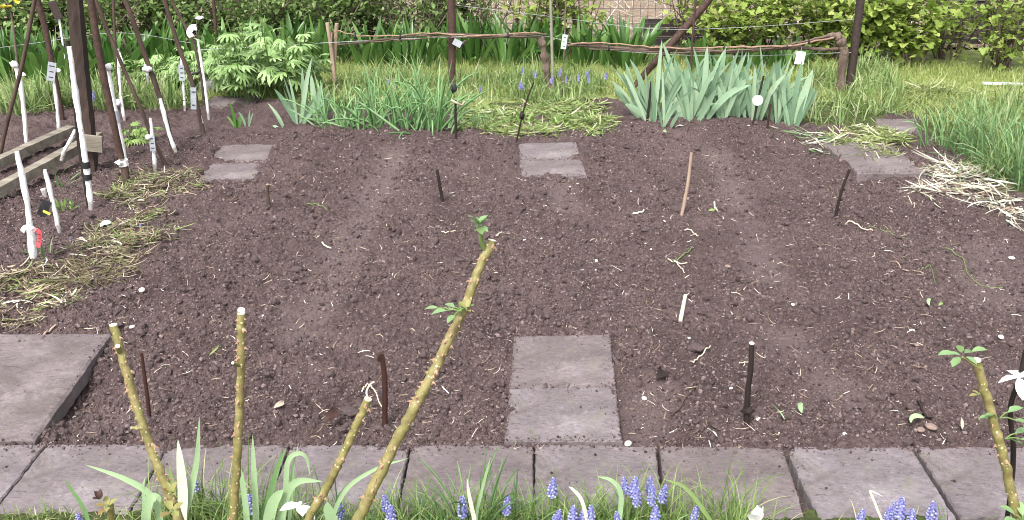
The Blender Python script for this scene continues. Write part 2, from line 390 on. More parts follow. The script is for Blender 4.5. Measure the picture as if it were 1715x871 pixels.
M['vinetrunk'] = plain('vine_trunk_bark', (0.060, 0.042, 0.033), (0.19, 0.14, 0.11), 30, 0.9, 1.0, 0.010, (1, 1, 0.2))
M['shoot'] = plain('vine_shoot', (0.15, 0.088, 0.06), (0.33, 0.215, 0.155), 40, 0.7, 0.4, 0.002)
M['timber'] = plain('weathered_timber', (0.10, 0.085, 0.062), (0.27, 0.24, 0.195), 16, 0.9, 0.8, 0.006, (0.12, 1, 1))
M['boards'] = plain('black_boards', (0.020, 0.015, 0.016), (0.065, 0.050, 0.050), 12, 0.8, 0.8, 0.006, (0.1, 1, 1))
M['wire'] = plain('galvanised_wire', (0.25, 0.26, 0.27), (0.42, 0.43, 0.44), 60, 0.5, 0)
M['meshwire'] = plain('fence_wire', (0.05, 0.042, 0.038), (0.11, 0.09, 0.08), 60, 0.7, 0)
M['plastic'] = plain('white_plastic', (0.66, 0.69, 0.70), (0.78, 0.80, 0.80), 20, 0.45, 0)
M['greyplastic'] = plain('grey_plastic', (0.26, 0.28, 0.31), (0.42, 0.44, 0.47), 25, 0.5, 0)
M['mint'] = plain('mint_plastic', (0.42, 0.66, 0.56), (0.58, 0.78, 0.68), 20, 0.5, 0)
M['black'] = plain('black_rubber', (0.012, 0.012, 0.013), (0.03, 0.03, 0.032), 40, 0.55, 0)
M['ink'] = plain('ink', (0.03, 0.03, 0.04), (0.06, 0.06, 0.07), 40, 0.7, 0)
M['redtape'] = plain('red_tape', (0.62, 0.05, 0.07), (0.75, 0.11, 0.12), 40, 0.5, 0)
M['pinktape'] = plain('pink_tape', (0.72, 0.46, 0.47), (0.80, 0.70, 0.70), 40, 0.5, 0)
M['pebble'] = plain('pale_pebble', (0.42, 0.38, 0.34), (0.72, 0.69, 0.64), 50, 0.7, 0.2)
M['brownpeb'] = plain('brown_pebble', (0.13, 0.09, 0.075), (0.26, 0.19, 0.16), 50, 0.7, 0.2)
M['root'] = plain('pale_root', (0.42, 0.33, 0.24), (0.66, 0.58, 0.47), 60, 0.8, 0)
M['clodbig'] = plain('dark_clod', (0.050, 0.035, 0.034), (0.105, 0.076, 0.074), 70, 0.95, 0.9, 0.006)
M['petal'] = leafmat('white_petal', [(0, (0.78, 0.78, 0.76)), (1, (0.86, 0.86, 0.85))], 0.5, 0.25)
M['yellow'] = leafmat('yellow_petal', [(0, (0.72, 0.60, 0.06)), (1, (0.80, 0.72, 0.12))], 0.5, 0.25)
M['muscari'] = leafmat('grape_hyacinth_bell', [(0, (0.15, 0.14, 0.42)), (0.6, (0.26, 0.26, 0.54)), (1, (0.50, 0.53, 0.76))], 0.5, 0.15)
M['stem'] = leafmat('green_stem', [(0, (0.10, 0.17, 0.05)), (1, (0.18, 0.24, 0.08))], 0.5, 0.1)
M['twig'] = plain('grey_twig', (0.07, 0.05, 0.04), (0.17, 0.13, 0.105), 40, 0.85, 0.4)
M['stone'] = plain('mossy_block', (0.10, 0.10, 0.095), (0.22, 0.215, 0.205), 18, 0.9, 0.8, 0.006)
M['earth'] = plain('far_earth', (0.06, 0.045, 0.035), (0.12, 0.09, 0.07), 6, 0.95, 0.8, 0.02)
M['turf'] = plain('turf', (0.13, 0.16, 0.05), (0.27, 0.31, 0.105), 9, 0.95, 0.8, 0.02)
M['strawbed'] = plain('straw_litter_ground', (0.13, 0.095, 0.07), (0.30, 0.23, 0.17), 14, 0.95, 0.9, 0.02)
M['kerbwhite'] = plain('pale_kerb', (0.40, 0.41, 0.42), (0.60, 0.61, 0.62), 20, 0.8, 0.3)
M['tarp'] = plain('black_crate', (0.012, 0.014, 0.020), (0.035, 0.038, 0.048), 15, 0.4, 0.2)

# ------------------------------------------------------------------ slab footprints (photo pixels on the ground)
ZS = 0.018
SLABS = [  # corners: far-left, far-right, near-right, near-left ; label
 ([(-380, 745), (-128, 745), (-262, 862), (-548, 862)], None),
 ([(-126, 745), (77, 744), (-20, 862), (-260, 862)], 'paving slab at the left frame edge below the large corner slab'),
 ([(80, 744), (281, 744), (212, 862), (-16, 862)], 'front row slab behind the leftmost leaning rose cane'),
 ([(284, 744), (484, 744), (438, 862), (215, 862)], 'front row slab crossed by the upright thorny rose cane'),
 ([(487, 744), (686, 745), (662, 862), (441, 862)], 'front row slab behind the short cut rose cane'),
 ([(690, 745), (893, 745), (894, 860), (666, 860)], 'front row slab left of the joint below the two-piece stepping stones'),
 ([(896, 744), (1099, 748), (1108, 862), (897, 862)], 'front row slab touching the near stepping slabs, weeds on it'),
 ([(1105, 748), (1311, 748), (1349, 868), (1117, 868)], 'front row slab above the white flower at the bottom edge'),
 ([(1317, 748), (1525, 749), (1601, 868), (1371, 868)], 'front row slab between the two wide dark joints'),
 ([(1533, 749), (1742, 749), (1852, 868), (1610, 868)], 'front row slab at the right behind the leafy rose cane'),
 ([(1746, 749), (1960, 749), (2100, 868), (1858, 868)], None),
 ([(-330, 560), (186, 558), (58, 737), (-560, 737)], 'large pinkish slab in the left bed corner with dry grass on it'),
 ([(861, 563), (1022, 560), (1031, 645), (853, 648)], 'upper near stepping slab in the middle of the front'),
 ([(853, 650), (1031, 647), (1042, 738), (846, 738)], 'lower near stepping slab touching the front slab row'),
 ([(868, 240), (965, 238), (974, 265), (870, 267)], 'far middle stepping slab, the half nearer the grape vines'),
 ([(870, 268), (974, 266), (983, 293), (873, 295)], 'far middle stepping slab, the half nearer the bed'),
 ([(366, 243), (470, 240), (448, 270), (350, 272)], 'grey slab at upper left of the bed, half nearer the onion rows'),
 ([(350, 274), (447, 272), (424, 300), (331, 304)], 'grey slab at upper left of the bed, half nearer the dry weed heap'),
 ([(1376, 238), (1490, 240), (1552, 290), (1437, 290)], 'thick slab half buried under cut weeds at right'),
 ([(1466, 199), (1532, 199), (1540, 222), (1468, 222)], 'small grey slab in the grass right of the trellis post'),
 ([(352, 162), (436, 160), (428, 175), (346, 177)], 'grey slab beside the mossy block among left canes'),
]
SLABW = [[np.array(G(px, py, ZS))[:2] for px, py in c] for c, _ in SLABS]
def inside_dist(x, y, quad):
    d = np.full(np.shape(x), 9.0)
    for i in range(4):
        a = quad[i]; b = quad[(i + 1) % 4]; e = b - a; L = np.hypot(*e)
        d = np.minimum(d, -((x - a[0]) * (-e[1]) + (y - a[1]) * e[0]) / L)   # clockwise quads
    return d
ROW = [SLABW[0][0], SLABW[10][1], SLABW[10][2], SLABW[0][3]]

# paths trodden between the rows, in photo pixels
TROD = [([(660, 262), (620, 340), (560, 440), (500, 560)], 0.15), ([(940, 310), (945, 350)], 0.12),
        ([(1200, 262), (1240, 360), (1290, 470)], 0.14), ([(1320, 570), (1345, 600)], 0.13), ([(1385, 635), (1410, 665)], 0.13), ([(1640, 420), (1690, 500)], 0.25),
        ([(200, 690), (150, 700)], 0.14), ([(1095, 655), (1075, 715)], 0.14)]
TRODW = [([np.array(G(px, py))[:2] for px, py in p], w) for p, w in TROD]
def seg_d(x, y, a, b):
    e = b - a; t = np.clip(((x - a[0]) * e[0] + (y - a[1]) * e[1]) / (e @ e), 0, 1)
    return np.hypot(x - a[0] - t * e[0], y - a[1] - t * e[1])
def trod(x, y):
    m = np.zeros(np.shape(x))
    for p, w in TRODW:
        for a, b in zip(p[:-1], p[1:]):
            m = np.maximum(m, 1 - np.clip(seg_d(x, y, a, b) / w, 0, 1))
    m = m * m * (3 - 2 * m)
    return np.clip(m * (1.15 + 0.7 * vn(x * 4, y * 4, 21)), 0, 1)
TURF = [[(-600, 187), (330, 182), (420, 165), (540, 190), (770, 190), (800, 178), (1030, 172), (1360, 215), (1450, 215), (1520, 195), (1560, 250), (1690, 330), (2300, 380), (2300, -60), (-600, -60)],
        [(-600, 862), (300, 858), (880, 852), (1250, 866), (2300, 872), (2300, 1500), (-600, 1500)]]
def turfmask(x, y):
    px, py = proj(x, y, 0.0)
    px = px + 25 * vn(x * 5, y * 5, 31); py = py + 9 * vn(x * 5, y * 5, 32)
    return (inpoly(px, py, TURF[0]) | inpoly(px, py, TURF[1])).astype(float)
def soil_h(x, y, fine=True):
    t = trod(x, y); tf = turfmask(x, y)
    rough = (1 - 0.72 * t) * (1 - 0.6 * tf)
    h = 0.016 * vn(x * 2.1, y * 2.1, 1) + 0.010 * vn(x * 5, y * 5, 2) * rough - 0.018 * t
    h = h + rough * (0.013 * vn(x * 13, y * 13, 3) + 0.012 * vn(x * 27, y * 27, 4))
    if fine:
        h = h + rough * (0.010 * np.abs(vn(x * 48, y * 48, 5)) + 0.0085 * vn(x * 85, y * 85, 6)) + 0.0035 * vn(x * 150, y * 150, 7)
    h = h + 0.006
    for a_, b_, w_, k_ in (((540, 250), (300, 560), .09, .022), ((735, 250), (560, 560), .09, .012), ((1080, 300), (1120, 600), .12, .016), ((1180, 380), (1225, 660), .07, .018)):
        dd = seg_d(x, y, np.array(G(*a_))[:2], np.array(G(*b_))[:2]); h = h + 1.7 * k_ * np.exp(-(dd / w_) ** 2) * (.7 + .5 * vn(x * 5, y * 5, 12))
    # ridge heaped in front of the iris and along the vines
    for q, w, a in (((1130, 225), 0.35, 0.05), ((1270, 225), 0.35, 0.035), ((640, 250), 0.5, 0.03), ((520, 250), 0.4, 0.03)):
        g = G(*q); h = h + a * np.exp(-((x - g.x) ** 2 + (y - g.y) ** 2 * 2) / w ** 2)
    g = G(1495, 300); h = h - 0.03 * np.exp(-(((x - g.x) / 0.25) ** 2 + ((y - g.y) / 0.12) ** 2))
    # soil lies lower along the large left slab and the front row
    g = G(120, 650); h = h - 0.035 * np.exp(-(((x - g.x) / 0.25) ** 2 + ((y - g.y) / 0.35) ** 2))
    for q in SLABW:
        d = inside_dist(x, y, q)
        k = np.clip((d - 0.012 - 0.022 * vn(x * 9, y * 9, 9)) / 0.02, 0, 1)
        h = h * (1 - k) + np.minimum(h, -0.03) * k
        ne = np.exp(-(np.clip(-d, 0, 1) / 0.05) ** 2) * (d < 0)
        h = h + (-0.010 + 0.034 * np.clip(vn(x * 5, y * 5, 10) + .1, 0, 1)) * ne
    d = inside_dist(x, y, ROW); k = np.clip((d - 0.02) / 0.03, 0, 1)
    h = h * (1 - k) + np.minimum(h, -0.022) * k
    return h
def hz(x, y): return float(soil_h(np.array([x]), np.array([y]), False)[0])
def ground(px, py):
    g = G(px, py); g.z = hz(g.x, g.y) if g.y < 6.6 else 0.0; return g
def sheet(name, mat, x0, x1, y0, y1, z, nx=2, ny=2, amp=0.0):
    X, Y = np.meshgrid(np.linspace(x0, x1, nx), np.linspace(y0, y1, ny))
    Z = z + amp * (vn(X * 1.3, Y * 1.3, 51) + 0.5 * vn(X * 4, Y * 4, 52))
    i = np.arange(nx * ny).reshape(ny, nx)
    mb = MB(); mb.add(np.stack([X, Y, Z], -1).reshape(-1, 3), np.stack([i[:-1, :-1], i[:-1, 1:], i[1:, 1:], i[1:, :-1]], -1).reshape(-1, 4))
    return tag(mb.build(name, mat), kind='structure')

# ------------------------------------------------------------------ THE SETTING
sheet('ground', M['earth'], -150, 150, -120, 250, -0.14)
def build_soil():
    ys = [1.25]
    while ys[-1] < 6.7: ys.append(ys[-1] + 0.0016 + 0.00125 * ys[-1])
    ys = np.array(ys); nx = 820
    u = np.linspace(-1, 1, nx)
    X = u[None] * (0.60 * ys[:, None] + 0.55); Y = np.broadcast_to(ys[:, None], X.shape)
    Z = soil_h(X, Y)
    ny = len(ys); i = np.arange(nx * ny).reshape(ny, nx)
    mb = MB(); mb.add(np.stack([X, Y, Z], -1).reshape(-1, 3), np.stack([i[:-1, :-1], i[:-1, 1:], i[1:, 1:], i[1:, :-1]], -1).reshape(-1, 4))
    o = mb.build('soil', M['soil']); tag(o, kind='structure')
    for nm, fn in (('turf', turfmask), ('trodden', trod)):
        a = o.data.attributes.new(nm, 'FLOAT', 'POINT'); a.data.foreach_set('value', fn(X, Y).ravel().astype(np.float32))
build_soil()
sheet('lawn', M['turf'], -9, 10, 6.55, 8.6, -0.004, 120, 30, 0.012)
sheet('far_plot', M['strawbed'], -12, 13, 8.58, 26, 0.006, 120, 90, 0.03)

def make_slab(quad, label, thick=0.05):
    c = np.mean(quad, axis=0); n = 31
    L = lambda a, b, t: a * (1 - t) + b * t
    ts = np.concatenate([[0, 0.010], np.linspace(0.04, 0.96, n - 4), [0.990, 1]])
    V = []
    for j, v in enumerate(ts):
        for i, u in enumerate(ts):
            p = L(L(quad[3], quad[2], u), L(quad[0], quad[1], u), v)
            e = min(i, j, n - 1 - i, n - 1 - j)
            z = ZS - (0.005 if e == 0 else 0)
            if e <= 1: p = p + 0.0012 * rng.normal(size=2) + .0016 * np.array([vn(p[0] * 25, p[1] * 25, 62), vn(p[0] * 25, p[1] * 25, 63)])
            z += 0.0014 * vn(p[0] * 9, p[1] * 9, 61)
            V.append((p[0], p[1], z))
    V = np.array(V); i = np.arange(n * n).reshape(n, n)
    F = [tuple(q) for q in np.stack([i[:-1, :-1], i[:-1, 1:], i[1:, 1:], i[1:, :-1]], -1).reshape(-1, 4)]
    ringi = list(i[0, :]) + list(i[1:, -1]) + list(i[-1, -2::-1]) + list(i[-2:0:-1, 0])
    low = V[ringi].copy(); low[:, 2] = ZS - thick; b = len(V); m = len(ringi)
    F += [(ringi[k], b + k, b + (k + 1) % m, ringi[(k + 1) % m]) for k in range(m)]
    mb = MB(); o = None
    Vall = np.vstack([V, low]); off = np.array([c[0], c[1], 0.0])
    mb.add(Vall - off, F)
    o = mb.build('paving_stone', M['slab'], smooth=False); o.location = off
    return tag(o, label, 'paving stone', 'concrete paving slabs round the bed')
for k, (q, (cpx, lab)) in enumerate(zip(SLABW, SLABS)):
    if lab is None: lab = 'front row slab beyond the %s edge of the picture' % ('left' if k == 0 else 'right')
    make_slab(q, lab, 0.07 if k == 18 else 0.05)

# soil crumbs and clods over the bed (nobody could count them)
BED = [(-500, 480), (60, 300), (330, 230), (560, 222), (780, 222), (1000, 215), (1340, 228), (1440, 240), (1560, 245), (1700, 330), (2300, 360), (2300, 752), (-700, 752), (-500, 560)]
def bed_points(n, poly, ymin=2.3, ymax=6.6):
    out = []; tot = 0
    while tot < n:
        y = rng.uniform(ymin, ymax, n); x = rng.uniform(-1, 1, n) * (0.6 * y + 0.5)
        px, py = proj(x, y); k = inpoly(px, py, poly)
        for q in SLABW: k &= inside_dist(x, y, q) < 0.0
        out.append(np.stack([x[k], y[k]], -1)); tot += k.sum()
    return np.concatenate(out)[:n]
def crumbs():
    mb = MB()
    p = bed_points(230000, BED)
    keep = rng.random(len(p)) > 0.4 * trod(p[:, 0], p[:, 1]); p = p[keep]
    cl = vn(p[:, 0] * 3.3, p[:, 1] * 3.3, 71); p = p[rng.random(len(p)) < 0.7 + 0.45 * cl]
    q_ = []; NSP = 210
    for q in SLABW[1:]:
        u = rng.random(NSP); v = rng.random(NSP); e = rng.integers(0, 4, NSP)
        u = np.where(e == 0, u, np.where(e == 1, 1 - .05 * rng.pareto(1.9, NSP), np.where(e == 2, u, .05 * rng.pareto(1.9, NSP)))).clip(0, 1)
        v = np.where(e == 0, .06 * rng.pareto(1.9, NSP), np.where(e == 2, 1 - .05 * rng.pareto(1.9, NSP), v)).clip(0, 1)
        if q[0][1] < 2.6: v = (.06 * rng.pareto(1.7, NSP)).clip(0, 1)
        q_.append(((1 - u) * (1 - v))[:, None] * q[0] + (u * (1 - v))[:, None] * q[1] + (u * v)[:, None] * q[2] + ((1 - u) * v)[:, None] * q[3])
    spill = np.concatenate(q_); nsp = len(spill); p = np.concatenate([p, spill])
    n = len(p); s = 0.0011 * rng.pareto(2.2, n) + 0.0021; s = np.minimum(s, 0.012)
    s[-nsp:] = np.minimum(s[-nsp:] * .8, .0042)
    z = soil_h(p[:, 0], p[:, 1]) + s * 0.25; z[-nsp:] = np.maximum(z[-nsp:], ZS + s[-nsp:] * .4)
    R = rotmats(rng.uniform(0, 6.3, n), rng.uniform(0, 3.1, n), rng.uniform(0, 6.3, n))
    sc = s[:, None] * rng.uniform(0.55, 1.45, (n, 3))
    big = s > 0.0085
    P = np.column_stack([p, z])
    scatter(mb, *ICO1, P[~big], R[~big], sc[~big], 0.28)
    mb2 = MB(); scatter(mb2, *ICO2, P[big], R[big], sc[big], 0.24)
    tag(mb2.build('soil_clods', M['clodbig'], smooth=False), kind='stuff', label='larger dark clods lying among the fine soil crumbs', cat='soil clods')
    tag(mb.build('soil_crumbs', M['crumb'], smooth=False), kind='stuff', label='dark brown crumbs and clods of soil covering the dug bed', cat='soil crumbs')
crumbs()
def litter(name, label, cat, mat, n, Lr, Wr, poly, lift=0.004, bend=2.2):
    p = bed_points(n, poly); mb = MB()
    z = soil_h(p[:, 0], p[:, 1]) + lift
    L = rng.uniform(*Lr, n) ** 1.0
    blades(mb, np.column_stack([p, z]), rng.uniform(0, 6.3, n), L, rng.uniform(1.2, 1.75, n), rng.normal(0, bend * 0.2, n), rng.uniform(*Wr, n), 4, 2, 'tube', twist=rng.uniform(-1.5, 1.5, n), floor=False, curl=rng.normal(0, 1.0, n))
    return tag(mb.build(name, mat), label, cat, kind='stuff')
litter('straw_bits', 'pale dry straw and stem bits scattered over the soil', 'straw bits', M['straw'], 3600, (0.008, 0.05), (0.0014, 0.0036), BED)
def flecks():
    p = bed_points(1100, BED); n = len(p); mb = MB(); s = .0014 + .0008 * rng.pareto(2.2, n).clip(0, 6)
    z = soil_h(p[:, 0], p[:, 1]) + 0.004
    scatter(mb, *ICO1, np.column_stack([p, z]), rotmats(rng.uniform(0, 6.3, n), rng.uniform(0, .5, n), rng.uniform(0, 6, n)), s[:, None] * np.array([[1.3, 0.9, 0.45]]) * rng.uniform(.7, 1.3, (n, 3)), 0.2)
    tag(mb.build('grit', M['pebble'], smooth=False), 'tiny pale grit and shell bits over the soil', 'grit', kind='stuff')
flecks()

# ------------------------------------------------------------------ LAWN AND LONG GRASS (stuff)
def region_points(n, polys, ymin, ymax, xs=0.62, xo=0.6):
    out = []; tot = 0
    while tot < n:
        y = rng.uniform(ymin, ymax, n * 2); x = rng.uniform(-1, 1, n * 2) * (xs * y + xo)
        px, py = proj(x, y); px = px + 14 * vn(x * 4, y * 4, 81); py = py + 6 * vn(x * 4, y * 4, 82)
        k = np.zeros(len(x), bool)
        for q in polys: k |= inpoly(px, py, q)
        for q in SLABW: k &= inside_dist(x, y, q) < 0.0
        out.append(np.stack([x[k], y[k]], -1)); tot += k.sum()
    return np.concatenate(out)[:n]
def zz(p): return np.where(p[:, 1] < 6.62, soil_h(p[:, 0], p[:, 1], False), 0.0)
def grass_field(name, label, mat, n, polys, ym, Lr, Wr, lean=0.45, bend=1.1, seg=4, clumpy=0.0):
    p = region_points(n, polys, *ym)
    if clumpy:
        k = rng.random(len(p)) < 0.5 + clumpy * vn(p[:, 0] * 5, p[:, 1] * 5, 91); p = p[k]
    n = len(p); mb = MB()
    L = rng.uniform(*Lr, n) * (1 + 0.35 * vn(p[:, 0] * 3, p[:, 1] * 3, 92))
    blades(mb, np.column_stack([p, zz(p) - 0.003]), rng.uniform(0, 6.3, n), L, np.abs(rng.normal(0, lean, n)), rng.uniform(0.1, bend, n), rng.uniform(*Wr, n), seg, 2, 'grass', twist=rng.normal(0, .5, n))
    return tag(mb.build(name, mat), label, 'grass', kind='stuff')
grass_field('lawn_grass', 'short mown yellow green grass behind the trellis', M['lawn'], 52000,
            [[(330, 178), (420, 160), (600, 165), (1010, 160), (1400, 170), (1540, 215), (1800, 260), (2300, 300), (2300, 100), (1700, 118), (1480, 105), (1100, 84), (560, 84), (330, 100)]], (5.3, 9.2), (0.035, 0.075), (0.003, 0.0055))
grass_field('long_grass', 'long tousled green grass under the grape vines', M['grass'], 7000,
            [[(500, 178), (560, 140), (760, 132), (900, 132), (1010, 138), (1010, 172), (860, 172), (770, 188), (640, 190)],
             [(1330, 215), (1345, 130), (1480, 118), (1520, 165), (1500, 195), (1420, 212)], [(860, 172), (1010, 150), (1020, 185), (930, 178)]], (5.4, 8.4), (0.08, 0.25), (0.005, 0.010), 0.55, 2.4, 6, .6)
grass_field('long_grass', 'long arching grass at the right edge behind the bleached leaf heap', M['grass'], 5200,
            [[(1560, 200), (1720, 165), (2300, 210), (2300, 370), (1700, 318), (1650, 300), (1640, 250), (1570, 245)]], (4.4, 7.2), (0.10, 0.30), (0.005, 0.009), 0.5, 1.9, 6, .4)
grass_field('border_grass', 'fresh grass along the near edge of the paving', M['border'], 6500,
            [[(250, 872), (420, 858), (900, 850), (1220, 862), (1250, 900), (1240, 1010), (250, 1010)]], (1.93, 2.22), (0.08, 0.22), (0.0022, 0.0044), 0.5, 1.9, 7, 0.3)
grass_field('border_grass', 'short fresh grass at the left and right ends of the near edge', M['border'], 3600, [[(-400, 868), (250, 862), (250, 1200), (-400, 1200)], [(1240, 875), (2300, 880), (2300, 1200), (1240, 1200)]], (1.6, 2.22), (0.03, 0.09), (0.0022, 0.004), 0.5, 1.5, 5, .3)
grass_field('edge_weeds', 'low wispy weeds creeping over the slab edge', M['cutgreen'], 1300,
            [[(-400, 866), (-100, 850), (250, 852), (420, 845), (900, 838), (1240, 858), (1240, 880), (-400, 880)]], (1.9, 2.4), (0.02, 0.06), (0.0015, 0.003), 1.0, 1.2, 4, 0.4)

# ------------------------------------------------------------------ CLUMPS OF LEAVES
def clump(name, label, cat, px, py, n, h, w, mat, spread=0.08, lean=0.35, bend=0.8, prof='grass', across=2, seg=6, group=None, Y=None, hvar=0.35, fold=0.3, sxy=(1, 1)):
    g = ground(px, py) if Y is None else Vector((at(px, 300, Y).x * 0 + (px - PW / 2) / FPX * (Y * math.cos(PITCH) + CH * math.sin(PITCH)), Y, 0))
    a = rng.uniform(0, 6.3, n); r = spread * np.sqrt(rng.random(n))
    b = np.column_stack([g.x + r * np.cos(a) * sxy[0], g.y + r * np.sin(a) * sxy[1], np.full(n, g.z - 0.005)])
    az = a + rng.normal(0, 0.6, n); L = h * rng.uniform(1 - hvar, 1.08, n)
    mb = MB()
    blades(mb, b - np.array(tuple(g)), az, L, np.abs(rng.normal(0, lean, n)) * (0.3 + 0.9 * r / spread), np.abs(rng.normal(bend * .6, bend * .5, n)), w * rng.uniform(0.65, 1.15, n), seg, across, prof, fold, rng.normal(0, 0.5, n))
    o = mb.build(name, mat); o.location = g
    return tag(o, label, cat, group)

# iris fans
def iris(px, py, label, n, h, w, ang=0.0, spread=0.85, mat='iris', facing=None):
    g = ground(px, py); mb = MB(); n = n + (5 if h > .385 else -1 if h > .3 else 0); w = w * .80; kb = h / .45
    th = np.linspace(-spread, spread, n) * (0.8 + 0.2 * rng.random(n)) + ang
    rng.shuffle(th)
    yaw = rng.uniform(-0.5, 0.5) if facing is None else facing
    az = np.where(th > 0, yaw, yaw + PI) + rng.normal(0, 0.25, n)
    b = np.column_stack([kb * (0.045 * np.sin(th) + rng.normal(0, 0.014, n)), kb * rng.normal(0, 0.035, n), np.full(n, -0.01)])
    L = h * (1.08 - 0.28 * np.abs(th) / max(spread, .1)) * rng.uniform(0.55, 1.08, n)
    blades(mb, b, az, L, np.abs(th) * 0.75, np.abs(rng.normal(0.34, 0.32, n)) * (0.35 + np.abs(th)), w * rng.uniform(0.5, 1.08, n), 9, 3, 'iris', 0.22, rng.normal(0, 0.45, n), tw0=rng.normal(PI / 2, .35, n)[:, None])
    o = mb.build('iris_plant', M[mat]); o.location = g; o.rotation_euler = (0, 0, 0)
    return tag(o, label, 'iris', 'blue green iris fans')
iris(1098, 216, 'big grey green iris fan at the left end of its row, leaves spread wide', 13, 0.47, 0.050, -0.15, 1.0)
iris(1112, 232, 'drooping front iris leaves beside the dark twig', 6, 0.34, 0.042, 0.15, 0.6)
iris(1075, 205, 'iris fan leaning left at the row end toward the cut weeds', 9, 0.42, 0.05, -0.45, 0.6)
iris(1135, 205, 'tall iris fan just right of the dark twig', 9, 0.47, 0.048, 0.1, 0.7)
iris(1172, 212, 'iris fan third from the left in the row', 8, 0.44, 0.050, 0.0, 0.6)
iris(1195, 203, 'iris fan behind the middle of the row', 8, 0.45, 0.050, 0.05, 0.7)
iris(1228, 208, 'iris fan left of the stick with the round white tag', 8, 0.42, 0.046, -0.05, 0.6)
iris(1250, 200, 'iris fan behind the stick with the round white tag', 7, 0.42, 0.048, 0.0, 0.6)
iris(1295, 212, 'iris fan between the tagged stick and the row end', 8, 0.40, 0.050, 0.05, 0.5)
iris(1322, 216, 'last iris fan on the right end of the row', 6, 0.42, 0.056, 0.05, 0.45)
iris(1282, 202, 'iris fan behind the right end sticks', 8, 0.43, 0.05, 0.1, 0.6)
iris(1152, 214, 'low iris fan filling the gap right of the dark twig', 8, 0.40, 0.046, 0.0, 0.7)
iris(1210, 214, 'iris fan at the front of the row middle', 8, 0.38, 0.046, 0.05, 0.6)
iris(1264, 214, 'iris fan touching the round tagged stick', 7, 0.40, 0.046, 0.0, 0.5)
# left small iris
iris(500, 206, 'iris with one tall blade beside the onion rows', 6, 0.40, 0.045, 0.2, 0.75)
iris(528, 208, 'low iris fan leaning right beside the onion rows', 6, 0.34, 0.046, 0.45, 0.5)
iris(478, 212, 'iris with long arching leaves reaching left over the soil', 4, 0.36, 0.03, -0.75, 0.35)
iris(398, 214, 'small young iris near the grey slab on the left', 4, 0.17, 0.032, -0.15, 0.4, 'strap')
iris(415, 212, 'tiny narrow iris shoot right of the young iris', 3, 0.18, 0.025, 0.1, 0.3)

# onions / chives
on = 'tubular onion rows behind the bed'
for (px, py, n, h, ln, sp, lab) in (
    (560, 215, 18, 0.30, .3, .10, 'onion tuft at the left end of its row beside the iris'), (590, 216, 20, 0.26, .3, .09, 'short onion tuft second from the iris'),
    (640, 218, 24, 0.40, .25, .09, 'tall onion tuft left of centre in its row'), (612, 222, 14, .22, .45, .07, 'low onion tuft in front of the tall one'),
    (668, 220, 18, 0.30, .35, .08, 'onion tuft between the two tall ones'), (690, 228, 22, 0.33, .35, .08, 'onion tuft with bent leaves near the bed edge'),
    (722, 226, 30, 0.42, .22, .07, 'tallest onion tuft at right end by the dark peg'), (742, 222, 14, 0.30, .4, .07, 'thin onion tuft nearest the dark peg')):
    clump('onion_plant', lab, 'onion', px, py, n, h, 0.015, M['onion'], sp * 1.35, ln * 1.7, 1.1, 'tube', 4, 6, on)
for (px, py, az, L) in ((655, 243, 0.5, .26), (690, 246, 0.3, .24)):
    pass
for (px, py, lab) in ((796, 222, 'left small chive sprout right of the dark peg'), (815, 226, 'right small chive sprout right of the dark peg')):
    clump('chive_sprout', lab, 'chives', px, py, 16, 0.13, 0.006, M['bluegrass'], .03, .18, .3, 'tube', 4, 5, 'small chive sprouts')

# grassy clumps left, behind the white stems
gc = 'grassy clumps behind the white stems'
for px, py, n, h, lab in ((30, 190, 130, .28, 'grassy clump at the far left behind the first white stem'), (75, 182, 120, .28, 'grassy clump left of the thick brown post'),
    (-60, 195, 120, .3, 'grassy clump beyond the left picture edge'), (175, 180, 120, .26, 'grassy clump right of the thick brown post'), (225, 176, 120, .26, 'grassy clump between the leaning brown poles'),
    (280, 180, 120, .26, 'grassy clump at the right end beside the mossy block'), (120, 172, 100, .28, 'grassy clump hidden behind the thick brown post')):
    clump('grass_clump', lab, 'grass clump', px, py, n, h, .012, M['grass'], .16, .5, 1.2, 'grass', 3, 6, gc)
for px, py, n, h, lab in ((1585, 250, 49, .30, 'chive clump at the left of the right edge grass'), (1645, 265, 56, .34, 'chive clump behind the bleached leaf heap'), (1700, 300, 84, .40, 'tall chive clump cut by the right edge'), (1675, 250, 62, .34, 'chive clump behind the tall one at right'), (1750, 320, 77, .4, 'chive clump beyond the right picture edge')):
    clump('chive_clump', lab, 'chives', px, py, n, h, .008, M['bluegrass'], .16, .55, 1.3, 'tube', 3, 6, 'chive clumps at the right edge')

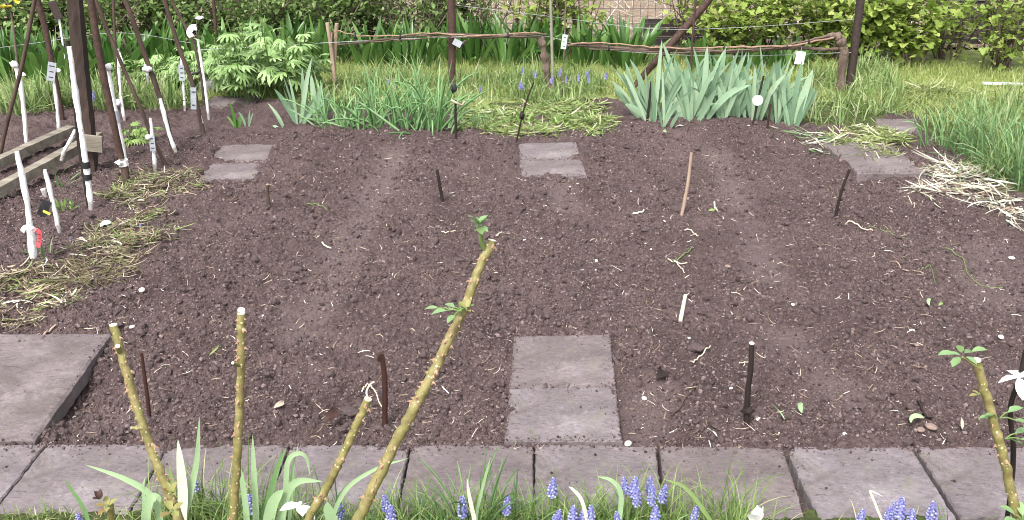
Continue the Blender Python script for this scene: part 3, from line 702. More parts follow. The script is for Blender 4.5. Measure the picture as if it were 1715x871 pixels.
# broad dark strap-leaf plants in front of the fence (Y = depth in metres)
sg = 'dark strap leaved clumps along the fence'
def strap(px, Y, n, h, lab, w=.045, sp=.2, mat='strap'):
    clump('strap_leaf_plant', lab, 'leafy plant', px, 0, n, h, w, M[mat], sp, .38, .7, 'strap', 3, 7, sg, Y)
for px, Y, n, h, lab in ((395, 7.9, 40, .40, 'dark strap leaved clump behind the rusty rod'), (470, 8.0, 44, .42, 'dark strap leaved clump left of the two short stakes'), (545, 8.1, 44, .40, 'dark strap leaved clump behind the two short stakes'),
    (620, 8.0, 44, .36, 'dark strap leaved clump under the left end of the vine'), (690, 7.9, 44, .36, 'dark strap leaved clump left of the rusty post'), (790, 8.1, 50, .40, 'dark strap leaved clump right of the rusty post'),
    (860, 8.0, 50, .42, 'dark strap leaved clump left of the first vine trunk'), (900, 8.15, 40, .38, 'dark strap leaved clump behind the first vine trunk'), (985, 8.0, 50, .36, 'dark strap leaved clump under the mint tag wire'), (1050, 7.9, 56, .42, 'tall dark strap leaved clump left of the black boards'),
    (1170, 7.9, 40, .26, 'low strap leaved clump under the second vine'), (1240, 7.9, 40, .26, 'low strap leaved clump behind the irises'), (1310, 7.9, 40, .26, 'low strap leaved clump behind the white tag'),
    (745, 8.2, 34, .3, 'strap leaved clump behind the rusty post'), (20, 7.5, 46, .44, 'strap leaved clump behind the far left stems'), (-70, 7.4, 46, .44, 'strap leaved clump beyond the left edge'), (95, 7.3, 44, .42, 'strap leaved clump left of the thick post'), (170, 7.5, 46, .4, 'strap leaved clump right of the thick post'), (250, 7.9, 40, .4, 'strap leaved clump behind the leaning poles'), (310, 8.0, 36, .36, 'strap leaved clump left of the rusty rod')):
    strap(px, Y, n, h, lab)

# shrubs -------------------------------------------------------------
def shrub(name, label, cat, px, Y, rx, rz, z0, nleaf, size, mat, tmpl, ntw=14, group=None, ry=0.35, twmat='twig', tilt=1.0):
    x = (px - PW / 2) / FPX * (Y * math.cos(PITCH) + (CH - 0.3) * math.sin(PITCH))
    t = thing(name, label, cat, (x, Y, 0), group)
    nleaf = int(nleaf * 1.5); mb = MB(); ends = []
    for k in range(ntw):
        a = rng.uniform(0, 6.3); rr = rng.uniform(0.25, 1)
        e = np.array([rx * rr * math.cos(a), ry * rr * math.sin(a), z0 + rz * rng.uniform(0.5, 1.0)])
        s = np.array([rng.normal(0, .05), rng.normal(0, .05), -0.03])
        mid = s * 0.5 + e * 0.5 + rng.normal(0, 0.05, 3); mid[2] = e[2] * 0.5
        p = smoothpath([s, mid, e], 4); tube(mb, p + np.array([x, Y, 0]), np.linspace(0.008, 0.003, len(p)), 5)
        ends.append(p)
        for q in range(3):
            i = rng.integers(2, len(p)); e2 = p[i] + np.array([rng.normal(0, .13), rng.normal(0, .1), rng.uniform(.0, .16)])
            p2 = np.array([p[i], (p[i] + e2) / 2 + rng.normal(0, .015, 3), e2]); tube(mb, p2 + np.array([x, Y, 0]), [.004, .003, .002], 4); ends.append(p2)
    mb.build('branches', M[twmat], t)
    P = np.concatenate([e[len(e) // 3:] for e in ends])
    pos = P[rng.integers(0, len(P), nleaf)] + rng.normal(0, 0.045, (nleaf, 3)); pos[:, 2] = np.maximum(pos[:, 2], z0 * 0.5 + 0.02)
    mb = MB(); scatter(mb, *tmpl, pos + np.array([x, Y, 0]), rotmats(rng.uniform(0, 6.3, nleaf), rng.normal(0.35, 0.55 * tilt, nleaf), rng.normal(0, .5, nleaf)), size * rng.uniform(.5, 1.15, nleaf), 0.05)
    mb.build('foliage', mat if not isinstance(mat, str) else M[mat], t)
    return t
cb = 'leafy shrubs along the wire fence'
shrub('currant_bush', 'yellow green currant bush left of the dark trellis post', 'bush', 1225, 8.05, .42, .55, .03, 900, .06, 'currant', LOBED, 14, cb)
shrub('currant_bush', 'bright currant bush directly behind the dark trellis post', 'bush', 1385, 8.15, .50, .62, .03, 1100, .065, 'currant', LOBED, 16, cb)
shrub('currant_bush', 'bright currant bush with large leaves right of the dark trellis post', 'bush', 1520, 8.0, .40, .60, .03, 900, .072, 'currant', LOBED, 14, cb)
shrub('currant_bush', 'sparse twiggy currant bush at the far right', 'bush', 1680, 7.8, .50, .75, .05, 620, .055, 'currant', LOBED, 22, cb)
shrub('currant_bush', 'dull currant bush beyond the right edge', 'bush', 1830, 7.7, .50, .75, .05, 620, .055, 'darkleaf', LOBED, 18, cb)
shrub('currant_bush', 'yellow green currant bush left of the green stake', 'bush', 890, 8.3, .35, .65, .18, 520, .055, 'currant', LOBED, 12, cb)
shrub('currant_bush', 'small currant bush right of the green stake', 'bush', 965, 8.35, .26, .65, .20, 330, .055, 'currant', LOBED, 10, cb)
shrub('currant_bush', 'currant bush on the right of the brown diagonal brace', 'bush', 1150, 8.3, .22, .6, .22, 240, .055, 'currant', LOBED, 8, cb)
shrub('dark_shrub', 'twiggy green shrub above the vine left of the rusty post', 'shrub', 690, 8.4, .55, .7, .12, 900, .045, 'darkleaf', OVAL, 22, cb)
shrub('dark_shrub', 'dense small leaved shrub behind the two short stakes', 'shrub', 555, 8.4, .45, .65, .08, 1400, .045, 'darkleaf', OVAL, 16, cb)
shrub('dark_shrub', 'dense small leaved shrub behind the rusty rod', 'shrub', 440, 8.4, .45, .7, .05, 1500, .045, 'darkleaf', OVAL, 16, cb)
shrub('dark_shrub', 'pale leafy shrub behind the leaning poles', 'shrub', 330, 8.5, .5, .6, .05, 1100, .05, 'darkleaf', LOBED, 14, cb)
shrub('dark_shrub', 'twiggy shrub above the vine right of the rusty post', 'shrub', 800, 8.5, .4, .7, .2, 420, .05, 'darkleaf', OVAL, 18, cb)
shrub('dark_shrub', 'leafy shrub behind the thick brown post', 'shrub', 150, 8.4, .5, .6, .05, 900, .05, 'darkleaf', LOBED, 14, cb)
shrub('dark_shrub', 'leafy shrub at the far left back', 'shrub', 10, 8.2, .5, .6, .05, 900, .05, 'darkleaf', LOBED, 14, cb)
for px_, Y_, rx_, n_, sz_, mt_, tp_, lb_ in ((620, 8.75, .5, 900, .055, 'darkleaf', LOBED, 'shrub beyond the fence above the left vine end'), (740, 8.8, .45, 800, .055, 'darkleaf', LOBED, 'shrub beyond the fence behind the rusty post'), (500, 8.8, .5, 900, .06, 'darkleaf', LOBED, 'shrub beyond the fence above the pale perennials'),
    (370, 8.8, .5, 900, .06, 'darkleaf', LOBED, 'shrub beyond the fence behind the rusty rod'), (240, 8.7, .5, 900, .06, 'darkleaf', LOBED, 'shrub beyond the fence behind the leaning poles'), (70, 8.7, .55, 900, .06, 'darkleaf', LOBED, 'shrub beyond the fence left of the thick post'), (-60, 8.5, .5, 700, .06, 'darkleaf', LOBED, 'shrub beyond the left picture edge'),
    (1300, 8.35, .4, 600, .062, 'currant', LOBED, 'currant bush between the two bright ones left of the trellis post'), (1455, 8.35, .4, 600, .066, 'currant', LOBED, 'currant bush behind the foot of the trellis post'), (1590, 8.25, .3, 320, .06, 'currant', LOBED, 'thin currant bush in front of the black box')):
    shrub('currant_bush' if mt_ == 'currant' else 'dark_shrub', lb_, 'bush' if mt_ == 'currant' else 'shrub', px_, Y_, rx_, .62, .04, n_, sz_, mt_, tp_, 15, cb)
# ferny border perennials
def perennial(px, py, label, nst, h, size, mat='fern', sp=.24, nl=8):
    g = ground(px, py); t = thing('cut_leaf_plant', label, 'leafy plant', g, 'pale cut leaved perennials on the left')
    mb = MB(); pos = []; az = []
    for k in range(nst):
        a = rng.uniform(0, 6.3); r = rng.uniform(0.02, sp)
        b = np.array([g.x + .35 * r * math.cos(a), g.y + .35 * r * math.sin(a), g.z - .01]); e = np.array([g.x + r * 1.3 * math.cos(a), g.y + r * 1.3 * math.sin(a), g.z + h * rng.uniform(.6, 1)])
        p = smoothpath([b, (b + e) / 2 + rng.normal(0, .012, 3), e], 4); tube(mb, p, np.linspace(.006, .003, len(p)), 5)
        for q in range(nl):
            tt = rng.uniform(.25, 1) ** .7; i = int(tt * (len(p) - 1)); a2 = rng.uniform(0, 6.3)
            pos.append(p[i] + np.array([.03 * math.cos(a2), .03 * math.sin(a2), 0])); az.append(a2)
    mb.build('stems', M['stem'], t); n = len(pos); mb = MB()
    scatter(mb, *CUT, np.array(pos), rotmats(np.array(az), rng.normal(.25, .35, n), rng.normal(0, .3, n)), size * rng.uniform(.4, 1.15, n), .04)
    mb.build('foliage', M[mat], t)
for a in ((430, 170, 'tall pale cut leaved plant left of the iris', 9, .54, .13), (395, 165, 'pale cut leaved plant behind the rusty rod', 9, .36, .13), (475, 165, 'tall pale cut leaved plant behind the iris', 9, .54, .13),
          (450, 150, 'pale cut leaved plant at the back left of the vine end', 8, .48, .12), (345, 150, 'low pale cut leaved plant behind the mossy block', 9, .28, .11), (300, 145, 'low pale cut leaved plant behind the last white stems', 9, .27, .11), (245, 140, 'low pale cut leaved plant left of the last white stems', 9, .24, .10),
          (362, 128, 'pale cut leaved plant at the foot of the rusty rod', 8, .30, .12), (505, 150, 'pale cut leaved plant nearest the two short stakes', 7, .28, .11)):
    perennial(*a)
perennial(232, 240, 'small bright green seedling plant between the brown poles', 6, .12, .075, 'weed', .08, 6)
def weedlet(px, py, label, n, h, w, mat='weed', sp=.04):
    clump('weed_tuft', label, 'weed', px, py, n, h, w, M[mat], sp, .6, .8, 'oval', 3, 5, 'small weed tufts')
weedlet(110, 352, 'small bright weed tuft beside the black label', 26, .07, .009)
weedlet(195, 325, 'bright green weed patch at the foot of the black tied white stem', 60, .05, .010, 'cutgreen', .08)
weedlet(235, 300, 'green weed patch in front of the cut stub pole', 40, .05, .010, 'cutgreen', .10)
weedlet(880, 208, 'green dandelion like tuft on the cut weeds behind the far slab', 22, .12, .022)
weedlet(935, 210, 'broad leaved tuft right of the taller one on the cut weeds', 18, .09, .025)
for px, py, n, h, lab in ((75, 432, 9, .10, 'bent blue green leaf tuft beside the red taped stem'), (100, 315, 7, .20, 'wispy onion tuft left of the black tied white stem')):
    clump('leek_tuft', lab, 'leek', px, py, n, h, .010, M['bluegrass'], .03, .7, .9, 'grass', 3, 6, 'leek tufts among the canes')

# ------------------------------------------------------------------ HEAPS OF PULLED WEEDS
def heap(name, label, cat, poly, mats, n, L=(.04, .14), W=(.002, .0065), hgt=.05, group=None):
    pts = [G(*p) for p in poly]; c = sum(pts, Vector()) / len(pts); c.z = 0
    x0, x1 = min(p.x for p in pts), max(p.x for p in pts); y0, y1 = min(p.y for p in pts), max(p.y for p in pts)
    t = thing(name, label, cat, c, group)
    for pn, mat, frac in mats:
        m = int(n * frac); x = rng.uniform(x0, x1, m * 5); y = rng.uniform(y0, y1, m * 5)
        px, py = proj(x, y); px = px + 16 * vn(x * 6, y * 6, 101); py = py + 8 * vn(x * 6, y * 6, 102)
        k = inpoly(px, py, poly) & (vn(x * 11, y * 11, 105) + .5 * vn(x * 23, y * 23, 106) > -.25 + .5 * rng.random(len(x)) - .3); x = x[k][:m]; y = y[k][:m]; m = len(x)
        hh = hgt * (0.45 + 0.8 * vn(x * 6, y * 6, 103) + 0.35 * vn(x * 14, y * 14, 104)).clip(0.05, 1.4)
        z = soil_h(x, y, False) + 0.006 + hh * rng.random(m)
        mb = MB()
        blades(mb, np.column_stack([x, y, z]), rng.uniform(0, 6.3, m), rng.uniform(*L, m), rng.normal(1.5, .13, m), rng.normal(.05, .35, m), rng.uniform(*W, m), 6, 2, 'tube', twist=rng.normal(0, 1.2, m), floor=False, pw=1.0, curl=rng.normal(0, .8, m))
        mb.v[-1][:, 2] = np.maximum(mb.v[-1][:, 2], np.repeat(z - hh, 14) - .004)
        mb.build(pn, M[mat], t)
    return t
hp = 'heaps of pulled weeds round the bed'
heap('weed_heap', 'long dry heap of pulled weeds below the cut stub pole', 'weed heap', [(165, 335), (200, 300), (262, 292), (330, 295), (345, 315), (290, 345), (230, 352)], [('dry_stalks', 'hay', .75), ('roots', 'straw', .25), ('weeds', 'weed', .12)], 1000, L=(.02, .10), hgt=.05, group=hp)
heap('weed_heap', 'tangled weed heap in the middle of the left edge with green tops', 'weed heap', [(120, 440), (140, 390), (220, 352), (290, 360), (290, 395), (240, 420), (190, 445)], [('dry_stalks', 'hay', .8), ('roots', 'straw', .2), ('weeds', 'weed', .15)], 1000, L=(.02, .10), hgt=.05, group=hp)
heap('weed_heap', 'strawy weed heap above the large left corner slab', 'weed heap', [(-90, 550), (-60, 500), (20, 470), (90, 450), (130, 470), (125, 510), (90, 552)], [('dry_stalks', 'hay', .6), ('pale_stalks', 'straw', .4), ('weeds', 'weed', .08)], 1050, L=(.02, .10), hgt=.05, W=(.002, .008), group=hp)
heap('weed_heap', 'thin weed trail beside the pale plastic scrap', 'weed heap', [(90, 480), (130, 440), (200, 440), (250, 430), (215, 460), (180, 480)], [('dry_stalks', 'hay', 1)], 600, hgt=.02, group=hp)
heap('weed_heap', 'pale green cut weeds between the onions and the irises', 'weed heap', [(775, 235), (770, 195), (800, 178), (1000, 180), (1025, 215), (1000, 228), (900, 233)], [('cut_leaves', 'cutgreen', .6), ('weeds', 'weed', .4), ('dry_stalks', 'straw', .06)], 3600, (.03, .12), (.004, .010), .03, hp)
heap('weed_heap', 'green cut weeds lying on the thick right slab', 'weed heap', [(1395, 250), (1390, 225), (1430, 215), (1500, 230), (1515, 268), (1530, 288), (1480, 290), (1440, 265)], [('cut_leaves', 'cutgreen', .9), ('dry_stalks', 'straw', .1)], 2200, (.04, .14), (.004, .010), .045, hp)
heap('weed_heap', 'cut grass thrown on the lawn right of the trellis post', 'weed heap', [(1500, 170), (1560, 152), (1660, 160), (1660, 178), (1580, 182)], [('cut_leaves', 'cutgreen', 1)], 1500, (.06, .2), (.004, .010), .03, hp)
heap('leaf_heap', 'bleached white leek leaves heaped near the right slab', 'leaf heap', [(1560, 300), (1570, 278), (1600, 280), (1660, 290), (1665, 312), (1600, 315)], [('leaves', 'bleach', .75), ('grey_leaves', 'straw', .4)], 170, (.06, .20), (.004, .010), .03, hp)
heap('leaf_heap', 'bleached white leek leaves spread at the right edge', 'leaf heap', [(1525, 330), (1530, 316), (1600, 318), (1690, 335), (1720, 360), (1700, 378), (1640, 350)], [('leaves', 'bleach', .75), ('grey_leaves', 'straw', .4)], 210, (.06, .22), (.004, .010), .025, hp)
heap('leaf_heap', 'few long grey green leaves beside the right slab corner', 'leaf heap', [(1325, 245), (1340, 228), (1400, 238), (1395, 262), (1360, 255)], [('leaves', 'bleach', .5), ('green_leaves', 'bluegrass', .5)], 70, (.10, .24), (.006, .010), .02, hp)
heap('grass_wisps', 'dry grass wisps on the large left corner slab', 'dry grass', [(10, 625), (25, 603), (60, 600), (70, 612), (40, 628)], [('wisps', 'cutgreen', 1)], 90, (.02, .07), (.0015, .003), .012)
heap('grass_wisps', 'green grass wisps lying across the corner joint', 'dry grass', [(15, 742), (40, 728), (85, 730), (80, 742)], [('wisps', 'cutgreen', 1)], 60, (.04, .10), (.0015, .003), .012)
heap('grass_wisps', 'grass wisps on the far middle stepping slab', 'dry grass', [(915, 250), (925, 242), (955, 244), (950, 252)], [('wisps', 'cutgreen', 1)], 40, (.02, .06), (.002, .003), .01)
heap('grass_wisps', 'dry weeds on the slab below the near stepping stones', 'dry grass', [(985, 800), (1000, 780), (1060, 775), (1075, 800), (1040, 815)], [('wisps', 'cutgreen', 1)], 160, (.02, .07), (.0015, .003), .015)
heap('grass_wisps', 'tangle of green grass over the joint left of the near stepping slab', 'dry grass', [(850, 750), (895, 742), (898, 800), (890, 850), (830, 850)], [('wisps', 'grass', .6), ('dry_wisps', 'straw', .4)], 200, (.04, .12), (.002, .003), .03)

# straw mulch beyond the fence
def far_straw():
    n = 5200; x = rng.uniform(-6, 7.5, n); y = rng.uniform(8.7, 13.5, n); mb = MB()
    blades(mb, np.column_stack([x, y, rng.uniform(.01, .09, n)]), rng.uniform(0, 6.3, n), rng.uniform(.12, .4, n), rng.normal(1.45, .2, n), rng.normal(0, .5, n), rng.uniform(.005, .011, n), 4, 2, 'tube', floor=False)
    tag(mb.build('straw_mulch', M['straw']), 'loose dry straw mulch beyond the wire fence', 'straw', kind='stuff')
far_straw()

# ------------------------------------------------------------------ FENCE, BOARDS, KERB
def wire_fence():
    Y = 8.62; t = thing('wire_fence', 'rusty welded mesh fence behind the shrubs', 'fence', (0, Y, 0))
    mb = MB()
    xs = np.arange(-6.0, 7.0, .062); zs = np.arange(.03, 1.16, .062)
    for x in xs: tube(mb, [(x, Y, 0), (x, Y, 1.15)], .0018, 4, False)
    for z in zs: tube(mb, [(-6.0, Y - .003, z), (6.95, Y - .003, z)], .0018, 4, False)
    mb.build('wire_mesh', M['meshwire'], t)
    for x in (-5.2, -2.95, -.4, 1.95, 4.3, 6.5):
        mb = MB(); tube(mb, [(x, Y + .03, -.1), (x, Y + .03, 1.25)], .022, 8); mb.build('post', M['rust'], t)
wire_fence()
def board_wall(label, px0, px1, Y, h, n):
    a = at(px0, 60, Y).x; b = at(px1, 60, Y).x
    t = thing('board_edging', label, 'boards', ((a + b) / 2, Y, 0), 'dark raised bed boards beyond the fence')
    for k in range(n):
        mb = MB(); hh = h / n; box(mb, ((a + b) / 2 + rng.uniform(-.02, .02), Y + rng.uniform(-.008, .008), hh * (k + .5)), (b - a, .03, hh - .008)); mb.build('board', M['boards'], t, False)
board_wall('dark weathered boards seen left of the brown diagonal brace', 1075, 1190, 8.8, .23, 3)
board_wall('long dark boards behind the right currant bushes', 1560, 1900, 8.9, .34, 3)
def crate():
    c = at(1625, 28, 9.3); t = thing('black_crate', 'black box with a pale rim behind the right currant bushes', 'crate', (c.x, 9.3, .34))
    mb = MB(); box(mb, (c.x, 9.3, .34 + .1), (.42, .3, .2)); mb.build('body', M['tarp'], t, False)
    mb = MB()
    for dx, dy, sx, sy in ((0, -.155, .46, .02), (0, .155, .46, .02), (-.22, 0, .02, .29), (.22, 0, .02, .29)): box(mb, (c.x + dx, 9.3 + dy, .345), (sx, sy, .022))
    mb.build('rim', M['greyplastic'], t, False)
    mb = MB(); box(mb, (c.x, 9.35, .17), (.5, .4, .33)); o = mb.build('stand', M['boards'], t, False)
crate()
def kerb():
    a, b = G(1645, 144), G(1900, 150); mb = MB(); d = b - a; r = Matrix.Rotation(math.atan2(d.y, d.x), 4, 'Z')
    box(mb, Vector((0, 0, .0)), (d.length, .04, .012), r); o = mb.build('kerb_stone', M['kerbwhite'], smooth=False); o.location = (a + b) / 2 + Vector((0, 0, .02))
    tag(o, 'pale kerb strip on the lawn at the right edge', 'kerb')
kerb()
def mossblock():
    g = G(355, 155); mb = MB(); v, f = ICO2
    vv = np.sign(v) * np.abs(v) ** .45 * np.array([.085, .06, .05]); vv += rng.normal(0, .003, vv.shape)
    mb.add(vv, f); o = mb.build('stone_block', M['stone']); o.location = (g.x, g.y, .045); o.rotation_euler = (0, 0, .35)
    tag(o, 'grey mossy stone block behind the last white stem', 'stone block')
mossblock()

# ------------------------------------------------------------------ POSTS, POLES AND TRELLIS
def pole(name, label, cat, px, radii, mat, group=None, dy=0.0, ns=8, jit=.06, base=None, under=.08, kids=None, tone=None):
    """px: list of photo points from top to the foot (foot on the ground unless base gives its depth)"""
    if base is None: g = G(*px[-1]); Y = g.y
    else: Y = base
    n = len(px); pts = [at(x, y, Y + dy * (n - 1 - i) / max(1, n - 1)) for i, (x, y) in enumerate(px)]
    d = (pts[-1] - pts[-2]).normalized()
    foot = pts[-1].copy()
    pts.append(pts[-1] + d * under)
    P = smoothpath(pts, 5); R = np.interp(np.linspace(0, 1, len(P)), np.linspace(0, 1, len(radii)), radii)
    t = thing(name, label, cat, foot, group); mb = MB(); tube(mb, P, R, ns, True, jit); mb.build(kids or 'shaft', M[mat], t)
    t['_d'] = 0; del t['_d']
    return t, P, R
def band(parent, name, mat, P, R, f0, f1, extra=.003):
    i0, i1 = int(f0 * (len(P) - 1)), max(int(f0 * (len(P) - 1)) + 1, int(f1 * (len(P) - 1)))
    Q = smoothpath([P[i0], P[i1]], 4) if i1 - i0 == 1 else P[i0:i1 + 1]
    mb = MB(); tube(mb, Q, np.interp(np.linspace(0, 1, len(Q)), [0, 1], [R[i0], R[i1]]) + extra, 8, True, .08); return mb.build(name, M[mat], parent)
def knot(parent, name, mat, p, s=.014, sq=(1, 1, 1)):
    mb = MB(); v, f = ICO2; p = np.array(tuple(p))
    for q in range(3 if s >= .02 and mat == 'white' else 1):
        o_ = np.zeros(3) if q == 0 else rng.normal(0, .55, 3) * s
        mb.add(v * np.array(sq) * (s if q == 0 else s * .6) * (1 + rng.normal(0, .05 if s < .012 else .2, (len(v), 1))) * (1 if s < .02 else .8) + p + o_, f); return mb.build(name, M[mat], parent)
def ribbon(parent, name, mat, pts, w, thick=.001):
    P = smoothpath(pts, 5); T = np.gradient(P, axis=0); T /= np.linalg.norm(T, axis=1, keepdims=True)
    vw = np.array([0, -1, .2]); S = np.cross(T, vw); S /= np.linalg.norm(S, axis=1, keepdims=True); S *= w / 2
    Nn = np.cross(S, T); Nn /= np.linalg.norm(Nn, axis=1, keepdims=True); Nn *= thick
    n = len(P); V = np.stack([P - S - Nn, P + S - Nn, P + S + Nn, P - S + Nn], 1).reshape(-1, 3)
    F = [(4 * i + k, 4 * i + (k + 1) % 4, 4 * i + 4 + (k + 1) % 4, 4 * i + 4 + k) for i in range(n - 1) for k in range(4)] + [(0, 1, 2, 3), (4 * n - 1, 4 * n - 2, 4 * n - 3, 4 * n - 4)]
    mb = MB(); mb.add(V, F); return mb.build(name, M[mat], parent, False)

# thick wooden post, with its bracket
def thick_post():
    g = G(150, 286); top = at(120, -60, g.y + .05)
    t = thing('wooden_post', 'thick dark brown wooden post among the white stems', 'post', g)
    d = (top - g); mb = MB(); n = 24
    V = []
    for i in range(n + 1):
        f = i / n; c = g + d * f - Vector((0, 0, .08 * (1 - f)))
        w = .033 - .004 * f
        for k, (sx, sy) in enumerate(((-1, -1), (-.3, -1.06), (.4, -1.03), (1, -1), (1, 1), (-1, 1))):
            V.append((c.x + sx * w + rng.normal(0, .0016), c.y + sy * w + rng.normal(0, .0016), c.z))
    F = [(6 * i + k, 6 * i + (k + 1) % 6, 6 * i + 6 + (k + 1) % 6, 6 * i + 6 + k) for i in range(n) for k in range(6)] + [tuple(range(6 * n, 6 * n + 3)) + (6 * n + 5,)]
    mb.add(V, F[:-1]); mb.add(np.array(V[-6:]), [(0, 1, 2, 5), (2, 3, 4, 5)]); mb.build('shaft', M['post'], t, False)
    c = at(153, 240, g.y - .055); mb = MB(); box(mb, c, (.115, .018, .085), Matrix.Rotation(.1, 4, 'Y')); mb.build('bracket_board', M['timber'], t, False)
thick_post()
def timber_rail(label, p0, p1, z0, z1, w=.055, h=.05):
    a = G(*p0, z0); b = G(*p1, z1); d = b - a; L = d.length
    mb = MB(); n = 14; V = []
    s = Vector((-d.y, d.x, 0)).normalized() * w / 2; u = Vector((0, 0, h / 2))
    for i in range(n + 1):
        c = a + d * (i / n)
        for sx, sz in ((-1, -1), (1, -1), (1, 1), (-1, 1)):
            V.append(tuple(c + s * sx * (1 + rng.normal(0, .04)) + u * sz * (1 + rng.normal(0, .05))))
    F = [(4 * i + k, 4 * i + (k + 1) % 4, 4 * i + 4 + (k + 1) % 4, 4 * i + 4 + k) for i in range(n) for k in range(4)]
    F += [(3, 2, 1, 0), (4 * n, 4 * n + 1, 4 * n + 2, 4 * n + 3)]
    c = (a + b) / 2; mb.add(np.array(V) - np.array(tuple(c)), F); o = mb.build('timber_rail', M['timber'], smooth=False); o.location = c
    tag(o, label, 'timber rail', 'weathered edging rails on the left')
timber_rail('weathered grey rail lying further back toward the thick post', (-60, 298), (120, 217), .07, .07)
timber_rail('weathered grey rail nearest the red taped white stem', (-70, 355), (166, 228), .06, .10)

PG = 'brown poles leaning among the white stems'
pole('bean_pole', 'dark thin pole leaning left across the far left stem', 'pole', [(72, -60), (58, 0), (38, 105), (12, 205), (-2, 268)], [.010, .013], 'bamboo', PG)
pole('rusty_pole', 'reddish rusty pole left of the thick brown post', 'pole', [(52, -50), (63, 0), (76, 50), (88, 110), (98, 160), (106, 205)], [.020, .019, .012], 'rust', PG)
t_, P_, R_ = pole('rusty_pole', 'rust brown pole right of the thick post, white tie near its foot', 'pole', [(143, -60), (152, 0), (168, 100), (190, 205), (212, 305)], [.018, .018], 'rust', PG)
pole('bean_pole', 'thin grey brown pole slanting down right between the white stems', 'pole', [(138, -60), (160, 0), (190, 75), (235, 180), (255, 230), (278, 278)], [.010, .011], 'bamboo', PG)
pole('bean_pole', 'thin straight twig pole behind the slanting poles', 'pole', [(189, -60), (190, 0), (193, 75), (197, 130), (201, 185)], [.009, .009], 'bamboo', PG)
pole('rusty_pole', 'short looking rusty post standing far back on the left', 'pole', [(198, -50), (203, 0), (212, 55), (219, 92)], [.026, .026], 'rust', PG, under=.3)
pole('bean_pole', 'dark leaning pole ending beside the long white stem with white tie', 'pole', [(190, -50), (210, 0), (240, 85), (268, 165), (292, 257)], [.014, .015], 'bamboo', PG)
pole('bean_pole', 'dark leaning pole second from the right of the white stems', 'pole', [(258, -60), (275, 0), (300, 80), (322, 140), (341, 226)], [.013, .014], 'bamboo', PG)
pole('bean_pole', 'thin grey pole crossing behind the rightmost white stem', 'pole', [(268, -50), (287, 0), (308, 40), (326, 78), (338, 135), (342, 180)], [.010, .009], 'bamboo', PG)
pole('rusty_pole', 'thin rust red rod rising from the pale cut leaved plants', 'pole', [(354, -50), (357, 0), (362, 55), (367, 112)], [.013, .013], 'rust', PG, under=.15)
t, P, R = pole('cut_stub', 'short cut brown stub pole wrapped with a white tie', 'stub', [(205, 268), (209, 285), (212, 308)], [.022, .022], 'bamboo')
band(t, 'tie', 'white', P, R, 0, .25, .004); knot(t, 'tie_end', 'white', at(199, 272, P[0][1] - .03), .016, (1, .6, .8))

WG = 'white painted stems on the left'
def wstem(label, px, r0=.012, r1=.013, dark=True, **k):
    r0 *= .82; r1 *= .82
    return pole('white_cane', label, 'white stem', px, [r0 * .7, r0 * 1.1, r0 * .85, r1 * 1.05, r1 * .85, r1], 'white', WG, 0, 9, .2, kids='painted_stem', **k)
def tagplate(parent, px, py, Y, w, h, mat='greyplastic', roll=.2, yaw=.3, marks=3):
    c = at(px, py, Y); r = Matrix.Rotation(yaw, 4, 'Z') @ Matrix.Rotation(roll, 4, 'Y')
    mb = MB(); box(mb, c, (w, .002, h), r); o = mb.build('tag', M[mat], parent, False)
    if marks:
        mb = MB()
        for k in range(marks):
            zc = h * (.3 - .6 * k / max(1, marks - 1)) if marks > 1 else 0
            p = Vector((rng.uniform(-.05, .05) * w, -.0022, zc)); p.rotate(r); box(mb, c + p, (w * rng.uniform(.45, .7), .0008, h * .05), r)
        m_ = mb.build('writing', M['ink'], o, False)
    return o
t, P, R = wstem('white stem at the far left with a white bandage knot on top', [(24, 105), (34, 140), (41, 195), (45, 250)], .016)
knot(t, 'tie', 'white', at(24, 108, P[0][1] - .02), .03, (1, .5, .9)); knot(t, 'tie_end', 'white', at(36, 125, P[0][1] - .03), .022, (1.3, .4, .7))
t, P, R = wstem('white stem with a grey paper tag right of the far left one', [(90, 136), (95, 175), (99, 223)], .012)
tagplate(t, 86, 120, P[0][1] - .02, .045, .11, 'greyplastic', .25, .2); knot(t, 'tie', 'white', at(96, 118, P[0][1]), .024, (1, .5, .7))
t, P, R = wstem('longest white stem in front of the thick post, tied with black bands', [(116, 78), (124, 140), (133, 200), (142, 260), (148, 310), (153, 350)], .016, .017)
for f in (.56, .62): band(t, 'black_tie', 'black', P, R, f, f + .02, .006)
mb = MB(); tube(mb, smoothpath([at(113, 68, P[0][1] + .01), at(124, 160, P[0][1] + .012), at(133, 245, P[0][1] + .012), at(140, 290, P[0][1] + .01), at(149, 350, P[0][1] + .01)], 5), .009, 6, True, .1); mb.build('dark_cane', M['darkwood'], t)
t, P, R = wstem('forked short white branch stem left of the longest stem', [(126, 218), (118, 235), (108, 252), (104, 266)], .012, .013, base=G(130, 300).y - .05, under=.01)
t, P, R = wstem('white stem with a white knob top right of the thick post', [(181, 112), (187, 150), (196, 195), (205, 245), (216, 298)], .013)
knot(t, 'knob', 'white', at(181, 113, P[0][1] - .02), .024); band(t, 'grey_tie', 'greyplastic', P, R, .36, .44, .003)
t, P, R = wstem('thin white stem tied to the slanting pole', [(197, 82), (200, 130), (203, 165), (209, 205)], .010, .011)
ribbon(t, 'paper_tag', 'plastic', [at(197, 88, P[0][1] - .02), at(201, 100, P[0][1] - .03), at(204, 112, P[0][1] - .02)], .03); knot(t, 'bud', 'white', at(198, 172, P[0][1] - .02), .02, (.8, .7, 1.3))
t, P, R = wstem('short white stem with a blue grey tag between two brown poles', [(252, 198), (255, 230), (258, 260), (260, 286)], .010)
tagplate(t, 255, 240, P[0][1] - .02, .028, .085, 'greyplastic', .03, .2); knot(t, 'bud', 'white', at(248, 230, P[0][1] - .02), .015)
